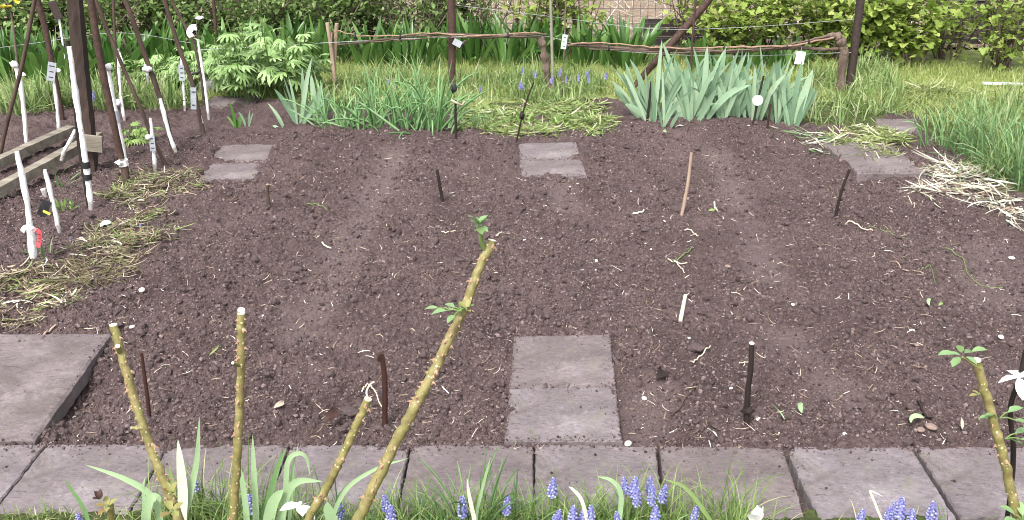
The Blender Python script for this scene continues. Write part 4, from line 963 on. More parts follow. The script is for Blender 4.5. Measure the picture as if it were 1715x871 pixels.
t, P, R = wstem('long white lower stem tied to a dark leaning pole', [(268, 165), (277, 200), (286, 232), (296, 258)], .014, .013)
t2, P2, R2 = wstem('white bud tie high on the dark leaning pole', [(243, 108), (246, 122), (249, 138)], .010, .008, base=G(292, 257).y - .02, under=.005)
knot(t2, 'tie', 'white', at(247, 116, G(292, 257).y - .03), .026, (1.4, .6, .7))
t, P, R = wstem('white stem with a pale blue tag third from the right', [(303, 92), (306, 130), (310, 186)], .009, .010)
tagplate(t, 304, 122, P[0][1] - .02, .035, .10, 'greyplastic', .05, .2)
t, P, R = wstem('white lower stem with grey bag label second from the right', [(323, 142), (331, 175), (337, 200), (340, 226)], .011, .011)
tagplate(t, 324, 165, P[0][1] - .02, .032, .13, 'greyplastic', .1, .2, 2); band(t, 'black_tie', 'black', P, R, .02, .08, .006)
t, P, R = wstem('rightmost white stem with a curled white ribbon on top', [(331, 66), (338, 110), (344, 150), (350, 199)], .011, .011)
Yw = P[0][1]; ribbon(t, 'ribbon', 'plastic', [at(330, 46, Yw), at(322, 46, Yw - .01), at(317, 54, Yw - .015), at(321, 62, Yw - .01)], .035); knot(t, 'knob', 'white', at(334, 30, Yw), .018, (1.5, .6, .6))
mb = MB(); tube(mb, smoothpath([at(330, 28, Yw), at(329, 50, Yw), at(331, 70, Yw)], 4), .003, 5); mb.build('thin_shoot', M['twig'], t)
mb = MB(); tube(mb, smoothpath([at(322, 124, Yw - .02), at(330, 122, Yw - .03), at(336, 118, Yw - .02)], 3), .008, 5); mb.build('black_tie', M['black'], t)
t, P, R = wstem('nearest white stem at left with pink and red tape', [(28, 254), (38, 300), (47, 350), (53, 400), (57, 446)], .014, .019)
Yn = P[0][1] - .03
ribbon(t, 'pink_tape', 'pinktape', [at(37, 388, Yn), at(42, 381, Yn - .01), at(52, 382, Yn - .015), at(60, 386, Yn - .005)], .020)
o = ribbon(t, 'red_tape', 'redtape', [at(59, 384, Yn - .002), at(66, 390, Yn), at(66, 402, Yn + .003), at(63, 414, Yn)], .018)
mb = MB()
for k, (x, y) in enumerate(((65.5, 393), (66, 399), (65.5, 405))): box(mb, at(x, y, Yn - .006), (.010, .001, .004), Matrix.Rotation(.3, 4, 'Y'))
mb.build('black_print', M['ink'], o, False)
t, P, R = wstem('white stem with a black and yellow label near the nearest one', [(75, 284), (83, 315), (91, 350), (100, 390)], .012, .012)
Yq = P[0][1]; lab = tagplate(t, 74, 349, Yq - .02, .04, .075, 'black', .5, .3, 0)
mb = MB(); box(mb, at(78, 356, Yq - .028), (.032, .001, .012), Matrix.Rotation(.5, 4, 'Y')); mb.build('yellow_band', M['yellow'], lab, False)
pole('white_cane', 'tiny white plug stem between the two weathered rails', 'white stem', [(72, 316), (74, 322), (76, 330)], [.013, .012], 'white', WG, kids='painted_stem')
# small dark twig and stakes far left
pole('plant_label', 'dark paddle shaped label on a stick behind the far left poles', 'plant label', [(99, 32), (101, 44), (103, 58)], [.008, .007], 'plastic', base=7.4, under=.25)
c = at(92, 16, 7.38); o = bpy.data.objects[-1] if False else None
t = [x for x in COL.objects if x.name.startswith('plant_label')][0]
mb = MB(); box(mb, at(93, 17, 7.38), (.06, .008, .13), Matrix.Rotation(-.25, 4, 'Y')); mb.build('paddle', M['iron'], t, False)
t, P, R = pole('yellow_flower', 'yellow flowers on a tall stem in the top left corner', 'flower', [(14, 4), (20, 30), (24, 60), (28, 100)], [.006, .009], 'twig', base=6.3, under=.3, kids='stem')
for px, py in ((28, 2), (6, 14)):
    mb = MB(); c = np.array(at(px, py, 6.28)); n = 7
    scatter(mb, *OVAL, np.repeat(c[None], n, 0), rotmats(np.linspace(0, 6.3, n), rng.normal(-.3, .3, n), np.zeros(n)), np.full(n, .055)); mb.build('bloom', M['yellow'], t)
mb = MB(); n = 9; c = np.array(at(17, 12, 6.3))
scatter(mb, *OVAL, c + rng.normal(0, .04, (n, 3)), rotmats(rng.uniform(0, 6, n), rng.normal(.4, .4, n), np.zeros(n)), rng.uniform(.05, .08, n)); mb.build('foliage', M['weed'], t)

# trellis
YT = 7.05
pole('trellis_post', 'dark iron post at the right end of the trellis', 'post', [(1446, -80), (1441, 0), (1430, 90), (1420, 158)], [.030, .030], 'iron', base=YT, under=.15)
pole('trellis_post', 'rusty iron post carrying the left vine', 'post', [(755, -80), (756, 0), (757, 60), (757, 118)], [.026, .026], 'rust', base=YT, under=.15)
pole('brace', 'brown diagonal brace leaning over the right vine', 'brace', [(1212, -50), (1187, 0), (1125, 72), (1082, 122)], [.026, .026, .020], 'rust', base=YT + .05, under=.2)
pole('green_stake', 'thin grey green stake beside the first vine trunk', 'stake', [(921, -60), (922, 0), (924, 65), (926, 135)], [.010, .010], 'greycane', base=YT - .1, under=.25)
pole('thin_rod', 'thin dark rod with the mint tag', 'rod', [(948, -40), (947, 20), (945, 85), (942, 145)], [.005, .005], 'twig', base=YT - .1, under=.15)
pole('thin_rod', 'thin rust red rod above the irises', 'rod', [(1169, -60), (1165, 0), (1159, 75), (1157, 135)], [.008, .008], 'rust', base=YT - .2, under=.15)
pole('short_stake', 'left of two short brown stakes at the vine end', 'stake', [(548, 38), (553, 70), (558, 112)], [.014, .013], 'tanwood', base=YT, under=.1, group='two short stakes')
pole('short_stake', 'right of two short brown stakes at the vine end', 'stake', [(564, 39), (562, 70), (560, 112)], [.013, .013], 'tanwood', base=YT + .04, under=.1, group='two short stakes')
def wire(label, pts, Y, r=.0013, mat='wire'):
    P = smoothpath([at(x, y, Y) for x, y in pts], 6); c = P[len(P) // 2]; mb = MB(); tube(mb, P - c, r, 5); o = mb.build('trellis_wire', M[mat]); o.location = c
    tag(o, label, 'wire', 'trellis wires')
wire('low trellis wire running along both vines', [(330, 84), (560, 71), (757, 62), (905, 60), (1000, 82), (1200, 94), (1425, 88)], YT - .03, .002)
wire('upper trellis wire crossing to the dark right post', [(757, 8), (925, 28), (1090, 48), (1240, 46), (1437, 32)], YT + .02)
wire('slack wire across the back of the left stems', [(-40, 85), (60, 72), (200, 55), (320, 72)], 6.9, .0012)

def vine(label, trunk, cordon, shoots, Y, rt, rc, group='pruned grape vines'):
    f = at(*trunk[-1], Y); f.z = 0
    t = thing('grape_vine', label, 'grape vine', f, group)
    T = [at(x, y, Y) for x, y in trunk]; T.append(T[-1] + Vector((.01, 0, -.12)))
    P = smoothpath(T, 10); P += np.column_stack([.006 * vn(np.arange(len(P)) * .31, rt[0] * 99 + 0 * P[:, 0], 13), .006 * vn(np.arange(len(P)) * .31, 7 + 0 * P[:, 0], 14), 0 * P[:, 0]])
    mb = MB(); tube(mb, P, np.interp(np.linspace(0, 1, len(P)), np.linspace(0, 1, len(rt)), rt) * (1 + .28 * vn(np.arange(len(P)) * .38, 3 + 0 * P[:, 0], 15)), 12, True, .14); mb.build('trunk', M['vinetrunk'], t)
    if cordon:
        P = smoothpath([at(x, y, Y + d) for x, y, d in cordon], 6); mb = MB()
        tube(mb, P, np.interp(np.linspace(0, 1, len(P)), np.linspace(0, 1, len(rc)), rc) * (1 + .12 * rng.normal(size=len(P))).clip(.8, 1.3), 8, True, .15); mb.build('arm', M['vine'], t)
    for s, r, m in shoots:
        P = smoothpath([at(x, y, Y + d) for x, y, d in s], 6); P += rng.normal(0, .0025, P.shape); mb = MB(); tube(mb, P, np.linspace(r, r * .7, len(P)) * (1 + .15 * rng.normal(size=len(P))).clip(.8, 1.4), 6, True, .1); mb.build('shoot', M[m], t)
    return t
v1 = vine('left grape vine with a thin knobbly trunk and arms tied to the wire', [(905, 62), (911, 85), (916, 120), (921, 150), (923, 168)],
     [(912, 66, 0), (895, 62, -.01), (840, 61, -.03), (760, 57, -.05), (700, 60, -.05), (640, 66, -.03), (600, 72, 0), (565, 75, .02)], 
     [([(905, 56, -.04), (880, 54, -.05), (800, 60, -.07), (720, 56, -.06), (650, 60, -.05), (600, 60, -.02), (565, 52, 0), (556, 58, .02), (555, 74, .01)], .006, 'shoot'),
      ([(915, 57, -.02), (870, 58, -.02), (820, 64, -.05), (745, 62, -.07), (690, 66, -.05), (620, 70, -.03)], .006, 'vine'),
      ([(780, 68, -.05), (772, 78, -.04), (764, 86, -.03)], .009, 'vine')], YT - .02, [.028, .024, .028, .020], [.009, .008, .006])
mb = MB(); box(mb, at(766, 72, YT - .09), (.06, .002, .045), Matrix.Rotation(.5, 4, 'Y')); mb.build('tag', M['greyplastic'], v1, False)
for px, py in ((594, 61), (670, 62), (851, 60)): knot(v1, 'tie', 'black', at(px, py, YT - .09), .013, (.6, 1, 1.4))
v2 = vine('right grape vine with a thick gnarled trunk bent over at the top', [(1378, 66), (1398, 59), (1408, 72), (1414, 92), (1410, 125), (1404, 165)],
     [(1402, 82, .0), (1380, 83, -.02), (1330, 80, -.04), (1280, 83, -.05), (1220, 87, -.06), (1150, 84, -.06), (1060, 82, -.05), (1000, 77, -.03), (955, 75, -.02)],
     [([(1405, 62, 0), (1380, 66, -.04), (1330, 76, -.07), (1270, 78, -.09), (1190, 80, -.09), (1110, 80, -.08), (1050, 75, -.06), (975, 72, -.04), (950, 76, -.02)], .0075, 'shoot'),
      ([(1390, 60, -.02), (1340, 71, -.05), (1290, 81, -.08), (1210, 84, -.1), (1130, 89, -.08), (1050, 84, -.06), (985, 82, -.04)], .008, 'vine')], YT - .02, [.020, .026, .034, .032, .030, .026], [.012, .013, .015, .013])
for px, py in ((1020, 80), (1120, 86), (1213, 82), (1318, 80), (1355, 70)): knot(v2, 'tie', 'black', at(px, py, YT - .12), .013, (.6, 1, 1.6))
def hang_tag(label, px, py, Y, w, h, mat, roll, marks):
    c = at(px, py, Y); t = thing('plant_tag', label, 'plant tag', c); tagp = tagplate(t, px, py, Y, w, h, mat, roll, .15, marks)
    tagp.name = 'plate'
    mb = MB(); tube(mb, smoothpath([c + Vector((0, 0, h / 2)), c + Vector((.004, 0, h / 2 + .03))], 3), .0015, 4); mb.build('string', M['wire'], t)
hang_tag('small mint and white plastic tag hanging on the thin dark rod', 945, 70, YT - .2, .035, .095, 'mint', .12, 3)
hang_tag('blank white plastic tag hanging below the right vine', 1340, 97, YT - .2, .065, .085, 'plastic', .12, 0)

# ------------------------------------------------------------------ ROW MARKER STICKS IN THE BED
SG = 'sticks marking the rows in the bed'
def stick(label, px, r, mat, tip=None, dy=0.0, foot=True):
    r *= .82; t, P, R = pole('marker_stick', label, 'stick', px, [r * .85, r, r * 1.08], mat, SG, dy, 7, .10, kids='stick')
    if tip: knot(t, 'cut_end', tip, P[0], r * .95, (1, 1, .5))
    return t, P
stick('short dark stick at the left of the bed', [(448, 309), (449, 330), (454, 361)], .0095, 'bamboo', 'tanwood')
stick('black stick standing left of centre toward the back', [(732, 284), (736, 308), (741, 335), (741, 348)], .0105, 'darkwood')
stick('pale tan stick leaning right of centre', [(1158, 256), (1153, 300), (1148, 330), (1141, 362)], .0105, 'tanwood')
t, P = stick('dark knobbly stick leaning toward the right slab', [(1423, 284), (1412, 312), (1404, 340), (1399, 368)], .009, 'darkwood')
for f in (.3, .45, .6): knot(t, 'bud', 'darkwood', P[int(f * len(P))] + np.array([.009, 0, 0]), .007)
stick('slim reddish stick behind the leftmost rose cane', [(237, 591), (242, 630), (247, 665), (250, 700)], .0072, 'redwood')
t, P = stick('crooked wet red stick behind the long rose cane', [(638, 592), (643, 618), (645, 660), (644, 712)], .0105, 'redwood')
mb = MB(); tube(mb, smoothpath([at(634, 604, P[0][1]), at(637, 593, P[0][1]), at(642, 600, P[0][1])], 3), .006, 6); mb.build('torn_tip', M['redwood'], t)
t, P = stick('black stick with a pale cut top at right front', [(1259, 575), (1257, 620), (1252, 660), (1250, 718)], .0105, 'darkwood', 'cutwood')
knot(t, 'node', 'darkwood', at(1252, 686, P[0][1]), .015, (1, 1, .7))
t, P = stick('black peg with a dried curled top right of the onions', [(763, 168), (763, 195), (764, 238)], .010, 'darkwood')
mb = MB(); tube(mb, smoothpath([at(756, 168, P[0][1]), at(764, 172, P[0][1] - .02), at(773, 176, P[0][1]), at(778, 170, P[0][1])], 4), .007, 5); mb.build('dried_leaf', M['straw'], t)
knot(t, 'leaf_rag', 'black', at(760, 148, P[0][1] + .01), .03, (.7, .5, 1.1))
t, P = stick('thin wiry twig left of the far middle slab', [(894, 138), (885, 160), (876, 188), (870, 215), (863, 245)], .006, 'darkwood')
knot(t, 'bud', 'darkwood', at(874, 194, P[0][1]), .018, (.8, .8, 1.2))
stick('dark twig standing in the left iris fan', [(1091, 136), (1087, 175), (1082, 216)], .010, 'darkwood')
t, P = stick('dark stick with a round white tag before the irises', [(1279, 127), (1270, 165), (1263, 200), (1257, 226)], .009, 'darkwood')
mb = MB(); c = np.array(at(1269, 168, P[0][1] - .02)); a = np.linspace(0, 2 * PI, 20, endpoint=False); ringp = np.array([(math.cos(q) * .03, 0, math.sin(q) * .03) for q in a])
tube(mb, np.array([c + [0, -.002, 0], c + [0, .002, 0]]), .031, 20); mb.build('round_tag', M['plastic'], t, False)
stick('short brown stick right of the one with the round tag', [(1291, 174), (1287, 200), (1283, 230)], .008, 'redwood')

# ------------------------------------------------------------------ LOOSE BITS ON THE SOIL
def lying(name, label, cat, px, r, mat, group=None, lift=.006, flat=False):
    g = [ground(*p) for p in px]; P = smoothpath(g, 5); P[:, 2] = soil_h(P[:, 0], P[:, 1]) + r + lift
    c = P[len(P) // 2].copy(); mb = MB(); tube(mb, P - c, np.linspace(r, r * .7, len(P)), 6, True, .1); o = mb.build(name, M[mat]); o.location = c
    return tag(o, label, cat, group)
t, P, R = pole('wood_chip', 'pale split stick poking out of the soil right of centre', 'stick', [(1148, 494), (1143, 520), (1137, 548)], [.006, .009], 'cutwood', kids='stick')
RG = 'roots and stalks lying on the soil'
for px, r, m, lab in (
    ([(1125, 452), (1140, 447), (1152, 436), (1158, 430)], .004, 'stem', 'green onion stalk of the root tangle right of centre'), ([(1118, 446), (1130, 452), (1150, 455)], .004, 'root', 'pale root of the tangle right of centre'),
    ([(1128, 450), (1140, 458), (1146, 463)], .0035, 'root', 'forked pale root below the green onion stalk'), ([(1145, 402), (1158, 404), (1168, 412)], .004, 'root', 'bent pale root above the onion stalk'),
    ([(1160, 618), (1175, 608), (1188, 600)], .004, 'root', 'forked pale root near the upper near stepping slab'), ([(1225, 632), (1240, 624), (1253, 624)], .003, 'root', 'thin root pointing at the black cut stick'),
    ([(1455, 390), (1480, 400), (1520, 405)], .003, 'stem', 'grey green stalk below the knobbly stick'), ([(1578, 420), (1612, 432), (1622, 455), (1640, 470), (1680, 478)], .003, 'stem', 'long curling grey stalk at the right'),
    ([(1490, 440), (1515, 455), (1545, 470)], .004, 'tanwood', 'crooked dry stem at the right of the bed'), ([(1540, 460), (1550, 450), (1560, 452), (1565, 480)], .0025, 'stem', 'thin hooked stalk beside the crooked dry stem'),
    ([(1125, 700), (1150, 675), (1165, 655)], .004, 'bamboo', 'brown twig right of the near stepping slabs'), ([(1535, 680), (1545, 700), (1560, 715)], .006, 'darkwood', 'bent dark twig before the right slabs'),
    ([(1512, 330), (1530, 345), (1528, 352)], .003, 'root', 'thin pale hooked root beside the right slab'), ([(1415, 380), (1440, 390), (1460, 400)], .005, 'root', 'pale root bits below the knobbly stick'),
    ([(605, 650), (615, 640), (625, 645), (640, 680)], .004, 'root', 'white curled root behind the short cut cane'), ([(515, 345), (530, 350), (548, 354)], .004, 'stem', 'green stem on the soil left of centre'),
    ([(540, 417), (548, 418), (555, 417)], .005, 'cutwood', 'short pale chip on the left of the bed'), ([(740, 398), (755, 399), (763, 398)], .004, 'root', 'straight white straw left of the long cane tip'),
    ([(1060, 366), (1068, 367), (1078, 365)], .006, 'cutwood', 'pale wood chip left of the tan stick'), ([(832, 408), (838, 402), (844, 397)], .005, 'root', 'short pale straw just right of the long cane tip'),
    ([(1196, 342), (1199, 350), (1201, 356)], .006, 'root', 'pale chip right of the tan stick'), ([(60, 567), (75, 560), (95, 552)], .007, 'tanwood', 'brown stick end lying on the large left slab'),
    ([(245, 352), (270, 348), (300, 330), (330, 332)], .004, 'tanwood', 'thin dry twig in the upper left weed heap'), ([(220, 410), (250, 408), (285, 402)], .004, 'tanwood', 'thin dry twig in the middle weed heap')):
    lying('stalk', lab, 'stalk', px, r * .7, m, RG)
def flatleaf(label, px, py, L, w, az, mat, name='fallen_leaf', cat='leaf', curl=.3):
    g = ground(px, py); mb = MB(); blades(mb, np.array([[0, 0, .010]]), [az], [L * .8], [1.25], [curl], [w * .62], 7, 3, 'oval', .7, 1.2, floor=False, curl=rng.normal(0, 1.2))
    o = mb.build(name, M[mat]); o.location = (g.x, g.y, soil_h(np.array([g.x]), np.array([g.y]))[0] + .004)
    tag(o, label, cat, 'fallen leaves and scraps on the soil')
for a in (('pale green leaf scrap lying in front of the right slabs', 1340, 715, .06, .03, 2.2, 'narc'), ('yellow green shrivelled leaf on the soil at right front', 1523, 722, .075, .025, 1.6, 'narc'),
          ('thin green stalk leaf beside the pale leaf scrap', 1312, 722, .09, .012, 1.9, 'narc'), ('silvery dry leaf on the soil near the leafy cane', 1608, 738, .07, .02, 1.4, 'straw'),
          ('white dry leaf below the cut stick near the slabs', 1200, 742, .05, .018, 2.2, 'bleach'), ('pale plastic like leaf scrap in the left weeds', 168, 378, .07, .04, 1.2, 'mint'),
          ('brown leaf in front of the slab row on the left', 545, 720, .09, .05, .6, 'redwood'), ('brown dead leaf right of the near stepping slabs', 1100, 640, .075, .055, .4, 'darkwood'),
          ('green leaf scrap right of the tan stick', 1186, 362, .04, .02, .4, 'weed'), ('pale leaf on the soil toward the right edge', 1555, 520, .06, .025, 2.0, 'narc'),
          ('small green scrap beside the pale right leaf', 1570, 525, .04, .02, .5, 'weed'), ('pinkish dead leaf left of the crooked red stick', 460, 690, .05, .028, .4, 'straw'), ('dry leaf scrap in the middle of the left soil', 350, 595, .08, .012, .9, 'cutgreen'),
          ('pale bent leaf by the far iris at the bed edge', 1108, 240, .10, .030, -1.4, 'narc'), ('white bent leaf right of the drooping iris', 1130, 235, .07, .016, 1.0, 'bleach'), ('pale scrap on the soil before the right iris end', 1303, 243, .06, .03, 2.8, 'bleach')):
    flatleaf(*a)
def pebble(label, px, py, s, mat='pebble', sq=(1.2, .9, .55)):
    g = ground(px, py); mb = MB(); v, f = ICO2; mb.add(v * np.array(sq) * s * (1 + rng.normal(0, .05, (len(v), 1))), f); o = mb.build('pebble', M[mat])
    o.location = (g.x, g.y, float(soil_h(np.array([g.x]), np.array([g.y]))[0]) + s * .35); o.rotation_euler = (0, 0, rng.uniform(0, 6)); tag(o, label, 'pebble', 'pebbles lying on the soil')
for a in (('white pebble on the soil at right of centre', 1327, 524, .013), ('pale pebble near the joint above the front slabs', 1052, 742, .012), ('brown pebble on the front slab by the first joint', 1085, 756, .011, 'brownpeb'),
          ('white pebble on the left soil above the large slab', 239, 494, .014), ('white pebble left of the upright cane', 222, 552, .010), ('grey stone on the soil before the right slabs', 1557, 729, .016, 'brownpeb'),
          ('second grey stone left of the first before the right slabs', 1542, 726, .013, 'brownpeb'), ('white pebble below the black cut stick', 1270, 710, .010), ('white pebble beside the near stepping slab', 1079, 664, .009),
          ('reddish stone right of the pale split stick', 1218, 457, .012, 'brownpeb'), ('white pebble near the right edge of the bed', 1677, 562, .012), ('pale pebble at right middle soil', 1527, 557, .011), ('pink pebble left of the leafy cane top', 1535, 578, .010, 'brownpeb'),
          ('white pebble above the upper near slab', 998, 441, .009), ('white pebble on the far right soil', 1694, 433, .012), ('white pebble left of the slim reddish stick', 122, 673, .009)):
    pebble(*a)
def clodobj(label, px, py, s):
    g = ground(px, py); v, f = ico(3); n = vn(v[:, 0] * 3 + px, v[:, 1] * 3 + v[:, 2] * 2, 5) * .22 + vn(v[:, 0] * 7 + py, v[:, 1] * 7 - v[:, 2] * 5, 6) * .12
    mb = MB(); mb.add(v * (1 + n)[:, None] * np.array([1.25, 1, .6]) * s, f); o = mb.build('soil_clod', M['clodbig']); o.location = (g.x, g.y, g.z + s * .2); tag(o, label, 'clod', 'large soil clods')
for a in (('large soil clod at the foot of the tan stick', 1136, 352, .03), ('flat soil clod above the brown dead leaf', 1165, 598, .024), ('soil clod on the upper near stepping slab', 892, 607, .012), ('small clod near the far edge of the upper near slab', 948, 585, .012),
          ('soil clod beside the crooked red stick foot', 668, 707, .022), ('soil clod left of the crooked red stick', 585, 690, .024), ('soil clod in the left weed heap', 112, 500, .032), ('dark soil clod left of centre', 497, 455, .022), ('dark soil clod before the far middle slab', 858, 305, .022)):
    clodobj(*a)

# ------------------------------------------------------------------ FOREGROUND: ROSE CANES
def thorn_mesh():
    mb = MB(); P = np.array([(0, 0, 0), (.005, 0, .0005), (.009, 0, -.0008), (.013, 0, -.004)]); tube(mb, P, [.0052, .0032, .0018, .0003], 6, False)
    v = mb.v[0]; v[:6, 2] *= 1.9
    me = bpy.data.meshes.new('thorn'); me.from_pydata([tuple(x) for x in v], [], [tuple(x) for x in mb.f[0]]); me.materials.append(M['thorn']); return me
THORN = thorn_mesh()
def leafspray(parent, name, c, dirs, size, mat='roseleaf', stalk=True):
    c = np.array(tuple(c)); n = len(dirs); mb = MB()
    az = np.array([d[0] for d in dirs]); tl = np.array([d[1] for d in dirs]); sc = np.array([d[2] for d in dirs]) * size
    off = np.array([(math.cos(d[0]) * d[3], math.sin(d[0]) * d[3], d[4]) for d in dirs]) * size
    scatter(mb, *OVAL, c + off, rotmats(az, tl, np.zeros(n)), sc * 1.0, .03)
    o = mb.build(name, M[mat], parent)
    if stalk:
        mb = MB()
        for f in off: tube(mb, smoothpath([c, c + f * .5 + [0, 0, .003], c + f], 3), .0016, 5)
        mb.build('leaf_stalk', M['stem'], o)
    return o
RGp = 'thorny pruned rose canes in the foreground'
def rose(label, px, Y, r0, r1, dy, nth, cut=True, sz=1.0):
    n = len(px); pts = [at(x, y, Y + dy * (n - 1 - i) / (n - 1)) for i, (x, y) in enumerate(px)]
    last = pts[-1]; d = (pts[-1] - pts[-2]).normalized()
    k = (last.z + .03) / max(.2, -d.z); pts.append(last + d * k * .5 ); pts.append(last + d * k)
    foot = pts[-1].copy(); foot.z = 0
    t = thing('rose_cane', label, 'rose cane', foot, RGp)
    P = smoothpath(pts, 10); P[1:-1] += rng.normal(0, .0009, P[1:-1].shape); R = .78 * np.linspace(r0, r1, len(P)) * (1 + .025 * rng.normal(size=len(P)))
    for q in range(3, len(P), 11): R[q] *= 1.08
    mb = MB(); tube(mb, P, R, 14, True, .02); mb.build('stem', M['cane'], t)
    T = np.gradient(P, axis=0); T /= np.linalg.norm(T, axis=1, keepdims=True)
    if cut:
        mb = MB(); tube(mb, np.array([P[0] - T[0] * .0025, P[0] + T[0] * .001]), R[0] * .93, 14); mb.build('cut_end', M['cutwood'], t)
    for q in range(nth):
        i = rng.integers(1, int(len(P) * .78)); f = rng.random(); p = P[i] * (1 - f) + P[i + 1] * f; rr = R[i] * .94
        a = rng.uniform(0, 2 * PI); tn = Vector(T[i]); u = tn.cross(Vector((0, 1, 0))).normalized(); w = tn.cross(u)
        X = (u * math.cos(a) + w * math.sin(a)).normalized(); Z = -tn; Yv = Z.cross(X).normalized(); Z = X.cross(Yv)
        o = bpy.data.objects.new('thorn', THORN); COL.objects.link(o); o.parent = t
        s = rng.uniform(.25, .72) * rng.uniform(.7, 1.25) * sz
        mtx = Matrix((X, Yv, Z)).transposed().to_4x4(); o.rotation_euler = mtx.to_euler(); o.scale = (s, s, s)
        o.location = Vector(p) + X * rr - Vector(t.location)
    return t, P, R, T
t, P, R, T = rose('leftmost rose cane leaning left, cut top at the large slab corner', [(190, 545), (205, 600), (222, 660), (240, 715), (262, 775), (285, 830), (300, 871)], 1.72, .0105, .013, .10, 52)
def nub(t, a, b, r, mat='cane'):
    mb = MB(); tube(mb, smoothpath([a, b], 3), [r, r, r * .9, r * .8], 8); o = mb.build('side_stub', M[mat], t)
    mb = MB(); d = (b - a).normalized(); tube(mb, [b - d * .001, b + d * .001], r * .75, 8); mb.build('cut_end', M['cutwood'], o)
nub(t, at(240, 717, 1.74), at(220, 717, 1.735), .0045); nub(t, at(200, 588, 1.80), at(197, 580, 1.785), .006)
leafspray(t, 'new_shoot', at(286, 828, 1.70), [(2.2, -1.1, .7, .1, .1), (.8, -1.0, .8, .1, .1), (4.2, -.6, .6, .1, .05), (5.5, -.5, .6, .1, .05), (3.2, -.8, .6, .1, .1)], .030, 'bud')
leafspray(t, 'withered_shoot', at(288, 858, 1.68), [(2.2, -.6, .8, .1, .1), (.8, -.4, .8, .1, .1), (4.2, -.3, .9, .1, .05), (5.5, -.2, .8, .1, .05)], .030, 'bud')
t, P, R, T = rose('upright rose cane second from the left, densely thorned', [(404, 520), (404, 570), (403, 640), (400, 710), (396, 780), (391, 871)], 1.74, .0098, .0125, .04, 56)
nub(t, at(400, 612, 1.75), at(390, 608, 1.735), .004); knot(t, 'callus', 'cutwood', P[0] + np.array([0, 0, -.004]), .008)
t, P, R, T = rose('short olive rose cane with a pale slanted cut top', [(616, 669), (596, 715), (570, 770), (545, 820), (515, 871)], 1.78, .0108, .0115, .04, 20)
mb = MB(); tube(mb, smoothpath([at(616, 668, 1.815), at(614, 655, 1.82), at(620, 644, 1.825), at(626, 640, 1.82)], 4), [.004, .0015], 6) if False else tube(mb, smoothpath([at(616, 668, 1.815), at(614, 655, 1.82), at(620, 644, 1.825), at(626, 640, 1.82)], 4), .0022, 6); mb.build('peeled_strip', M['root'], t)
t, P, R, T = rose('tallest rose cane leaning right across the bed with young leaves', [(824, 403), (803, 450), (782, 505), (760, 552), (730, 615), (700, 672), (662, 742), (628, 812), (600, 871)], 1.66, .0105, .0155, .14, 70)
mb = MB(); tube(mb, smoothpath([at(815, 424, 1.795), at(806, 405, 1.785), at(805, 385, 1.78)], 4), [.0055, .005, .0045, .0045, .004, .004, .004, .0035, .0035], 6); sh = mb.build('new_shoot', M['stem'], t)
mb = MB(); c = np.array(at(804, 378, 1.78)); n = 9
n = 14; scatter(mb, *OVAL, c + rng.normal(0, .004, (n, 3)), rotmats(np.linspace(0, 6, n), rng.uniform(-1.4, .5, n), np.zeros(n)), rng.uniform(.014, .025, n)); mb.build('young_leaf', M['roseleaf'], sh)
s1 = leafspray(t, 'leaf_spray', at(772, 522, 1.74), [(PI + .1, .15, 1.0, .9, .12), (PI - .7, -.1, .85, .55, .1), (PI + .9, .35, .75, .6, 0), (PI - .2, .1, .9, 1.5, .1), (.3, -.3, .7, .2, .2), (1.6, -.3, .6, .2, .2)], .030)
leafspray(t, 'reddish_bud', at(781, 519, 1.74), [(1.1, -.9, .7, .1, .1), (2.4, -.6, .7, .1, .1), (5.2, -.3, .6, .1, 0)], .026, 'bud')
t, P, R, T = rose('leafy rose cane at the right edge with a flat cut top', [(1636, 604), (1648, 650), (1662, 700), (1678, 755), (1690, 805), (1704, 871)], 1.78, .0112, .0135, .05, 10)
mb = MB(); tube(mb, smoothpath([at(1642, 618, 1.81), at(1625, 608, 1.80), at(1612, 598, 1.795)], 4), .0022, 6); sh = mb.build('top_shoot', M['bud'], t)
leafspray(sh, 'leaf_spray', at(1610, 597, 1.795), [(PI, .0, 1.2, .4, .2), (PI - .6, .2, 1.0, .1, .1), (PI + .7, .35, 1.0, .2, 0), (.1, -.15, 1.1, .7, .35), (.5, .1, 1, .3, .2), (1.4, -.2, .9, .2, .2), (-.8, .3, .9, .3, .1)], .029, stalk=False)
leafspray(t, 'leaf_spray', at(1675, 700, 1.80), [(0.1, -.35, 1.1, .5, .45), (.5, -.2, 1.0, .9, .2), (-.3, .1, 1.0, .9, 0)], .029)
leafspray(t, 'leaf_spray', at(1668, 700, 1.80), [(PI, .1, .6, .4, .1), (PI - .5, .4, .6, .4, -.1), (PI + .4, -.2, .6, .3, .3)], .034)
leafspray(t, 'leaf_spray', at(1684, 735, 1.80), [(0.2, -.3, 1.0, .7, .35), (-.2, .15, 1.0, 1.0, .1), (.1, .5, .9, .9, -.3)], .029)
leafspray(t, 'leaf_spray', at(1712, 872, 1.76), [(PI - .3, -.5, 1.0, .4, .3), (PI + .4, -.2, 1.0, .5, .2), (.4, -.4, 1.0, .3, .3), (1.6, -.7, .9, .1, .3)], .036)
leafspray(t, 'bud_scale', at(1641, 661, 1.79), [(PI, .1, 1, .2, 0), (PI - .5, -.5, .8, .1, 0)], .018, 'bud')
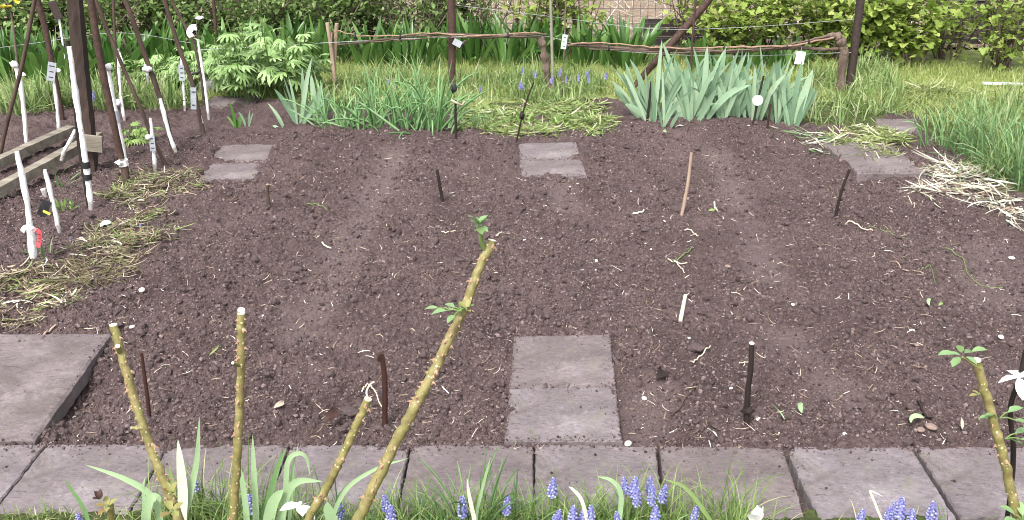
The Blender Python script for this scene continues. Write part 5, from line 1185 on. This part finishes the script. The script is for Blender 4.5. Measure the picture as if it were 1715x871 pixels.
# tiny sprouting stump bottom left
t, P, R = pole('rose_stump', 'short sprouting rose stump with red tips at bottom left', 'rose stump', [(183, 842), (185, 856), (188, 900)], [.008, .010], 'cane', base=1.85, under=.25, kids='stem')
leafspray(t, 'red_sprout', at(168, 836, 1.84), [(2.6, -.9, .8, 0, 0), (1.6, -1.2, .8, 0, 0), (3.4, -.4, .6, 0, 0)], .028, 'redwood')
leafspray(t, 'leaf_tuft', at(180, 848, 1.84), [(.5, -.6, 1, .1, 0), (2, -.6, 1, .1, 0), (3.4, -.4, 1, .1, 0), (5, -.2, .9, .1, 0), (4.2, .1, 1, .1, -.1)], .024, 'bud')

# ------------------------------------------------------------------ FOREGROUND: NARCISSUS LEAVES, CHIVES, GRAPE HYACINTHS
def blade_px(name, label, cat, pxs, Y, w, mat, group=None, dy=0.0, prof=None):
    n = len(pxs); pts = [at(x, y, Y + dy * i / (n - 1)) for i, (x, y) in enumerate(pxs)]     # foot first
    d = pts[0] - pts[1]; foot = pts[0] + d.normalized() * .06; foot = Vector((pts[0].x, Y - .02, max(0, pts[0].z - .12)))
    pts = [Vector((pts[0].x, Y - .01, -.01))] + pts if pts[0].z > .02 else pts
    P = smoothpath(pts, 6); m = len(P); tt = np.linspace(0, 1, m)
    W = w / 2 * (np.minimum(1, .7 + tt) * (1 - tt ** 5) + .02)
    T = np.gradient(P, axis=0); T /= np.linalg.norm(T, axis=1, keepdims=True); S = np.cross(T, np.array([0, -1, .35])); S /= np.linalg.norm(S, axis=1, keepdims=True) + 1e-9
    N = np.cross(S, T)
    V = np.stack([P - S * W[:, None] + N * (W * .25)[:, None], P, P + S * W[:, None] + N * (W * .25)[:, None]], 1).reshape(-1, 3)
    F = [(3 * i + k, 3 * i + k + 1, 3 * i + k + 4, 3 * i + k + 3) for i in range(m - 1) for k in range(2)]
    c = np.array([pts[0].x, pts[0].y, 0]); mb = MB(); mb.add(V - c, F); o = mb.build(name, M[mat]); o.location = c
    return tag(o, label, cat, group)
NG = 'broad narcissus leaves at the near edge'
for lab, pxs, Y, w, mat in (
    ('broad whitish narcissus leaf left of the blue flower', [(305, 880), (307, 830), (303, 780), (298, 736)], 1.95, .024, 'bleach'),
    ('tall pale narcissus leaf curving right beside the whitish one', [(308, 880), (318, 830), (330, 770), (334, 698)], 1.96, .016, 'narc'),
    ('long arching leaf reaching left over the slab', [(270, 880), (255, 832), (210, 802), (142, 778)], 1.95, .016, 'narc'),
    ('short narcissus leaf behind the leftmost cane foot', [(295, 880), (292, 835), (287, 800), (284, 778)], 1.98, .012, 'grass'),
    ('bent leaf with a pale folded tip near the left', [(245, 885), (250, 840), (262, 832), (270, 840)], 1.93, .022, 'narc'),
    ('thin upright leaf left of the whitish one', [(243, 885), (241, 840), (240, 815), (243, 800)], 1.95, .008, 'narc'),
    ('short dark leaf right of the red tipped stump', [(150, 885), (140, 850), (120, 820), (110, 802)], 1.93, .010, 'bluegrass'),
    ('tall pale leaf right of the upright cane', [(430, 890), (428, 840), (425, 780), (423, 728)], 1.97, .015, 'narc'),
    ('leaf leaning by the upright cane foot', [(415, 890), (412, 850), (405, 800), (400, 780)], 1.94, .014, 'narc'),
    ('arched leaf curling over right of the upright cane', [(468, 890), (478, 820), (482, 775), (495, 760), (512, 765), (520, 800)], 1.97, .012, 'narc'),
    ('leaning onion leaf pointing right toward the short cane', [(440, 880), (455, 820), (468, 775), (480, 750)], 1.99, .014, 'bluegrass'),
    ('long pale leaf sweeping right to the tallest cane', [(555, 880), (580, 820), (630, 785), (685, 767)], 1.98, .010, 'narc'),
    ('pale bent leaf lying toward the short cane', [(470, 890), (480, 830), (500, 806), (540, 806)], 1.93, .020, 'narc'),
    ('broad pale leaf low between the canes', [(450, 890), (455, 850), (465, 830), (475, 820)], 1.92, .026, 'narc'),
    ('upright leaf left of the short cane', [(485, 890), (488, 830), (490, 790), (500, 742)], 1.98, .009, 'narc'),
    ('broad pale leaf at the foot of the short cane', [(560, 890), (556, 870), (550, 852), (548, 840)], 1.90, .028, 'narc'),
    ('thin white leaf leaning left below the near slabs', [(795, 880), (790, 850), (785, 825), (782, 800)], 1.97, .010, 'bleach'),
    ('narrow leaf rising right of the chive tuft', [(798, 870), (805, 830), (815, 790), (822, 765)], 2.0, .007, 'narc'),
    ('long leaf arching over the blue flowers at middle', [(1035, 890), (1040, 830), (1025, 805), (1000, 798)], 1.98, .012, 'narc'),
    ('pale leaf rising left of the blue flower group', [(985, 890), (975, 840), (960, 820), (952, 815)], 1.98, .009, 'bleach'),
    ('long leaf leaning left from the right blue flowers', [(1195, 890), (1175, 850), (1145, 815), (1110, 802)], 1.99, .010, 'grass'),
    ('dry hooked leaf before the right slabs', [(1480, 890), (1468, 850), (1460, 830), (1458, 822), (1480, 832)], 1.97, .006, 'bleach')):
    blade_px('narcissus_leaf', lab, 'leaf', pxs, Y, w, mat, NG)
CG = 'chive tufts at the near edge'
for px, Y, n, h, lab in ((560, 2.02, 16, .22, 'chive tuft between the short and tallest canes'), (500, 2.0, 20, .20, 'chive tuft left of the short cane foot'), (790, 2.08, 30, .25, 'chive tuft under the crossing of the slabs at middle'), (855, 2.1, 16, .18, 'chive tuft beside the joint below the near stepping slab'), (650, 2.02, 16, .15, 'chive tuft right of the tallest cane foot'), (440, 2.0, 14, .18, 'chive tuft right of the upright cane foot'), (1080, 2.02, 16, .16, 'chive tuft among the blue flowers'), (720, 2.03, 14, .14, 'low chive tuft left of the middle tuft')):
    clump('chive_tuft', lab, 'chives', px, 0, n, h, .006, M['bluegrass'], .05, .5, .9, 'tube', 4, 7, CG, Y)

def muscari_proto():
    t = thing('grape_hyacinth', 'x', 'grape hyacinth', (0, 0, 0), 'x')
    mb = MB(); tube(mb, smoothpath([(0, 0, -.02), (.003, 0, .06), (0, 0, .155)], 5), [.0028] * 11, 6); mb.build('stem', M['stem'], t)
    mb = MB(); n = 46; k = np.arange(n); f = k / (n - 1); z = .118 + .052 * f; r = .0095 * (1 - f ** 2.2 * .75) * (.7 + .3 * np.minimum(1, f * 6)); a = k * 2.39996
    pos = np.column_stack([r * np.cos(a), r * np.sin(a), z]); s = .0036 * (1 - .45 * f)
    scatter(mb, *ICO1, pos, rotmats(a, np.full(n, .6), np.zeros(n)), s[:, None] * np.array([[1, 1, 1.25]]), .05)
    c = MB(); tube(mb, [(0, 0, .115), (0, 0, .166)], [.007, .003], 6); mb.build('flower_spike', M['muscari'], t); return t
MUS = muscari_proto(); used = [False]
def muscari(px, py, label, group, hh=.155):
    g0 = G(px, py); f = 1 - hh * .93 / CH; Y = g0.y * f; x = g0.x * f
    if not used[0]: o = MUS; used[0] = True
    else:
        o = MUS.copy(); COL.objects.link(o)
        for ch in MUS.children:
            c = ch.copy(); COL.objects.link(c); c.parent = o
    o.location = (x, Y, 0); s = hh / .155 * rng.uniform(.85, 1.05); o.scale = (s * rng.uniform(.95, 1.25),) * 2 + (s,); o.rotation_euler = (rng.normal(0, .08), rng.normal(0, .10), rng.uniform(0, 6))
    tag(o, label, 'grape hyacinth', group)
for pts, lab, grp in (
    ([(336, 795), (314, 809)], 'blue grape hyacinth right of the broad whitish leaf', 'pair of grape hyacinths left of the upright cane'),
    ([(385, 780)], 'blue grape hyacinth half hidden behind the upright cane', None), ([(408, 844)], 'blue grape hyacinth at the foot of the upright cane', None), ([(131, 868)], 'grape hyacinth tip at the bottom left by the red tipped stump', None),
    ([(575, 850)], 'grape hyacinth right of the short cane foot', None), ([(659, 833)], 'grape hyacinth right of the tallest cane', None), ([(649, 866)], 'low grape hyacinth right of the tallest cane foot', None), ([(776, 856)], 'pale grape hyacinth below the middle chive tuft', None), ([(840, 847)], 'grape hyacinth left of the joint below the near slabs', None),
    ([(923, 816)], 'lone grape hyacinth on the slab below the near stepping stones', None),
    ([(931, 865), (940, 867), (961, 863), (973, 865), (992, 865)], 'grape hyacinth in the low row at the bottom middle', 'low row of grape hyacinths'),
    ([(1061, 802), (1086, 800), (1052, 818), (1101, 818), (1067, 831), (1091, 833), (1052, 861), (1099, 861)], 'grape hyacinth in the dense bunch before the first dark joint', 'bunch of grape hyacinths at bottom centre right'),
    ([(1152, 848)], 'lone grape hyacinth right of the dense bunch', None), ([(1429, 863)], 'grape hyacinth below the wide joint at right', None),
    ([(1499, 848), (1512, 858), (1493, 852)], 'grape hyacinth in the fat right cluster', 'right cluster of grape hyacinths'), ([(1568, 858), (1537, 866)], 'grape hyacinth right of the fat cluster', 'two grape hyacinths near the right joint')):
    for p in pts: muscari(*p, lab, grp or 'single grape hyacinths')
for pts, lab, grp in (
    ([(877, 119), (870, 143), (875, 140)], 'far grape hyacinth left of the first vine trunk', 'grape hyacinths left of the vine trunk'), ([(897, 125)], 'far grape hyacinth above the wiry twig', None), ([(925, 134)], 'far grape hyacinth in front of the first vine trunk', None),
    ([(936, 123), (950, 130), (969, 128), (980, 121), (986, 132)], 'far grape hyacinth right of the first vine trunk', 'grape hyacinths right of the vine trunk'), ([(1014, 127)], 'far grape hyacinth near the left iris', None), ([(1207, 140)], 'far grape hyacinth among the irises', None),
    ([(708, 64), (716, 62), (723, 50), (735, 51), (744, 50)], 'grape hyacinth above the left vine arm', 'grape hyacinths above the vine arm'), ([(149, 137), (152, 158), (160, 156)], 'far grape hyacinth right of the thick post', 'grape hyacinths behind the thick post'), ([(332, 110)], 'far grape hyacinth beside the rightmost white stem', None),
    ([(649, 135)], 'far grape hyacinth among the onions', None), ([(806, 143)], 'far grape hyacinth in the long grass right of the peg', None), ([(236, 378), (118, 402)], 'broken grape hyacinth head lying in the left weeds', 'grape hyacinth heads in the left weeds')):
    for p in pts: muscari(*p, lab, grp or 'single far grape hyacinths', .14 if p[1] < 200 else .05)

# white blooms at the edges of the frame
def bloom(name, label, px, py, Y, size, n, mat='petal', stem=True, seedtilt=-.4):
    c = at(px, py, Y); t = thing(name, label, 'flower', (c.x, c.y, 0)); mb = MB()
    scatter(mb, *OVAL, np.repeat(np.array(c)[None], n, 0), rotmats(np.linspace(0, 2 * PI, n, endpoint=False) + rng.normal(0, .2, n), rng.normal(seedtilt, .35, n), np.zeros(n)), size * rng.uniform(.8, 1.15, n)); mb.build('petals', M[mat], t)
    if stem: mb = MB(); tube(mb, smoothpath([c, Vector((c.x, c.y + .02, c.z * .5)), Vector((c.x, c.y + .02, -.02))], 4), .004, 6); mb.build('stem', M['stem'], t)
    return t
bloom('white_flower', 'white flower peeping over the bottom edge right of centre', 1263, 880, 1.80, .050, 7, seedtilt=-1.25)
t = bloom('white_flower', 'white petal flower on a dark twig at the right edge behind the leafy cane', 1706, 632, 1.84, .042, 4, stem=False, seedtilt=.1)
mb = MB(); tube(mb, smoothpath([at(1724, 560, 1.86), at(1716, 600, 1.86), at(1704, 645, 1.86), at(1692, 690, 1.86), at(1696, 790, 1.86), Vector((at(1700, 871, 1.86).x, 1.86, -.03))], 5), .0055, 7, True, .1); mb.build('twig', M['darkwood'], t)
bloom('white_flower', 'wilted white flower at the foot of the short cane', 505, 846, 1.86, .045, 5, seedtilt=.3)
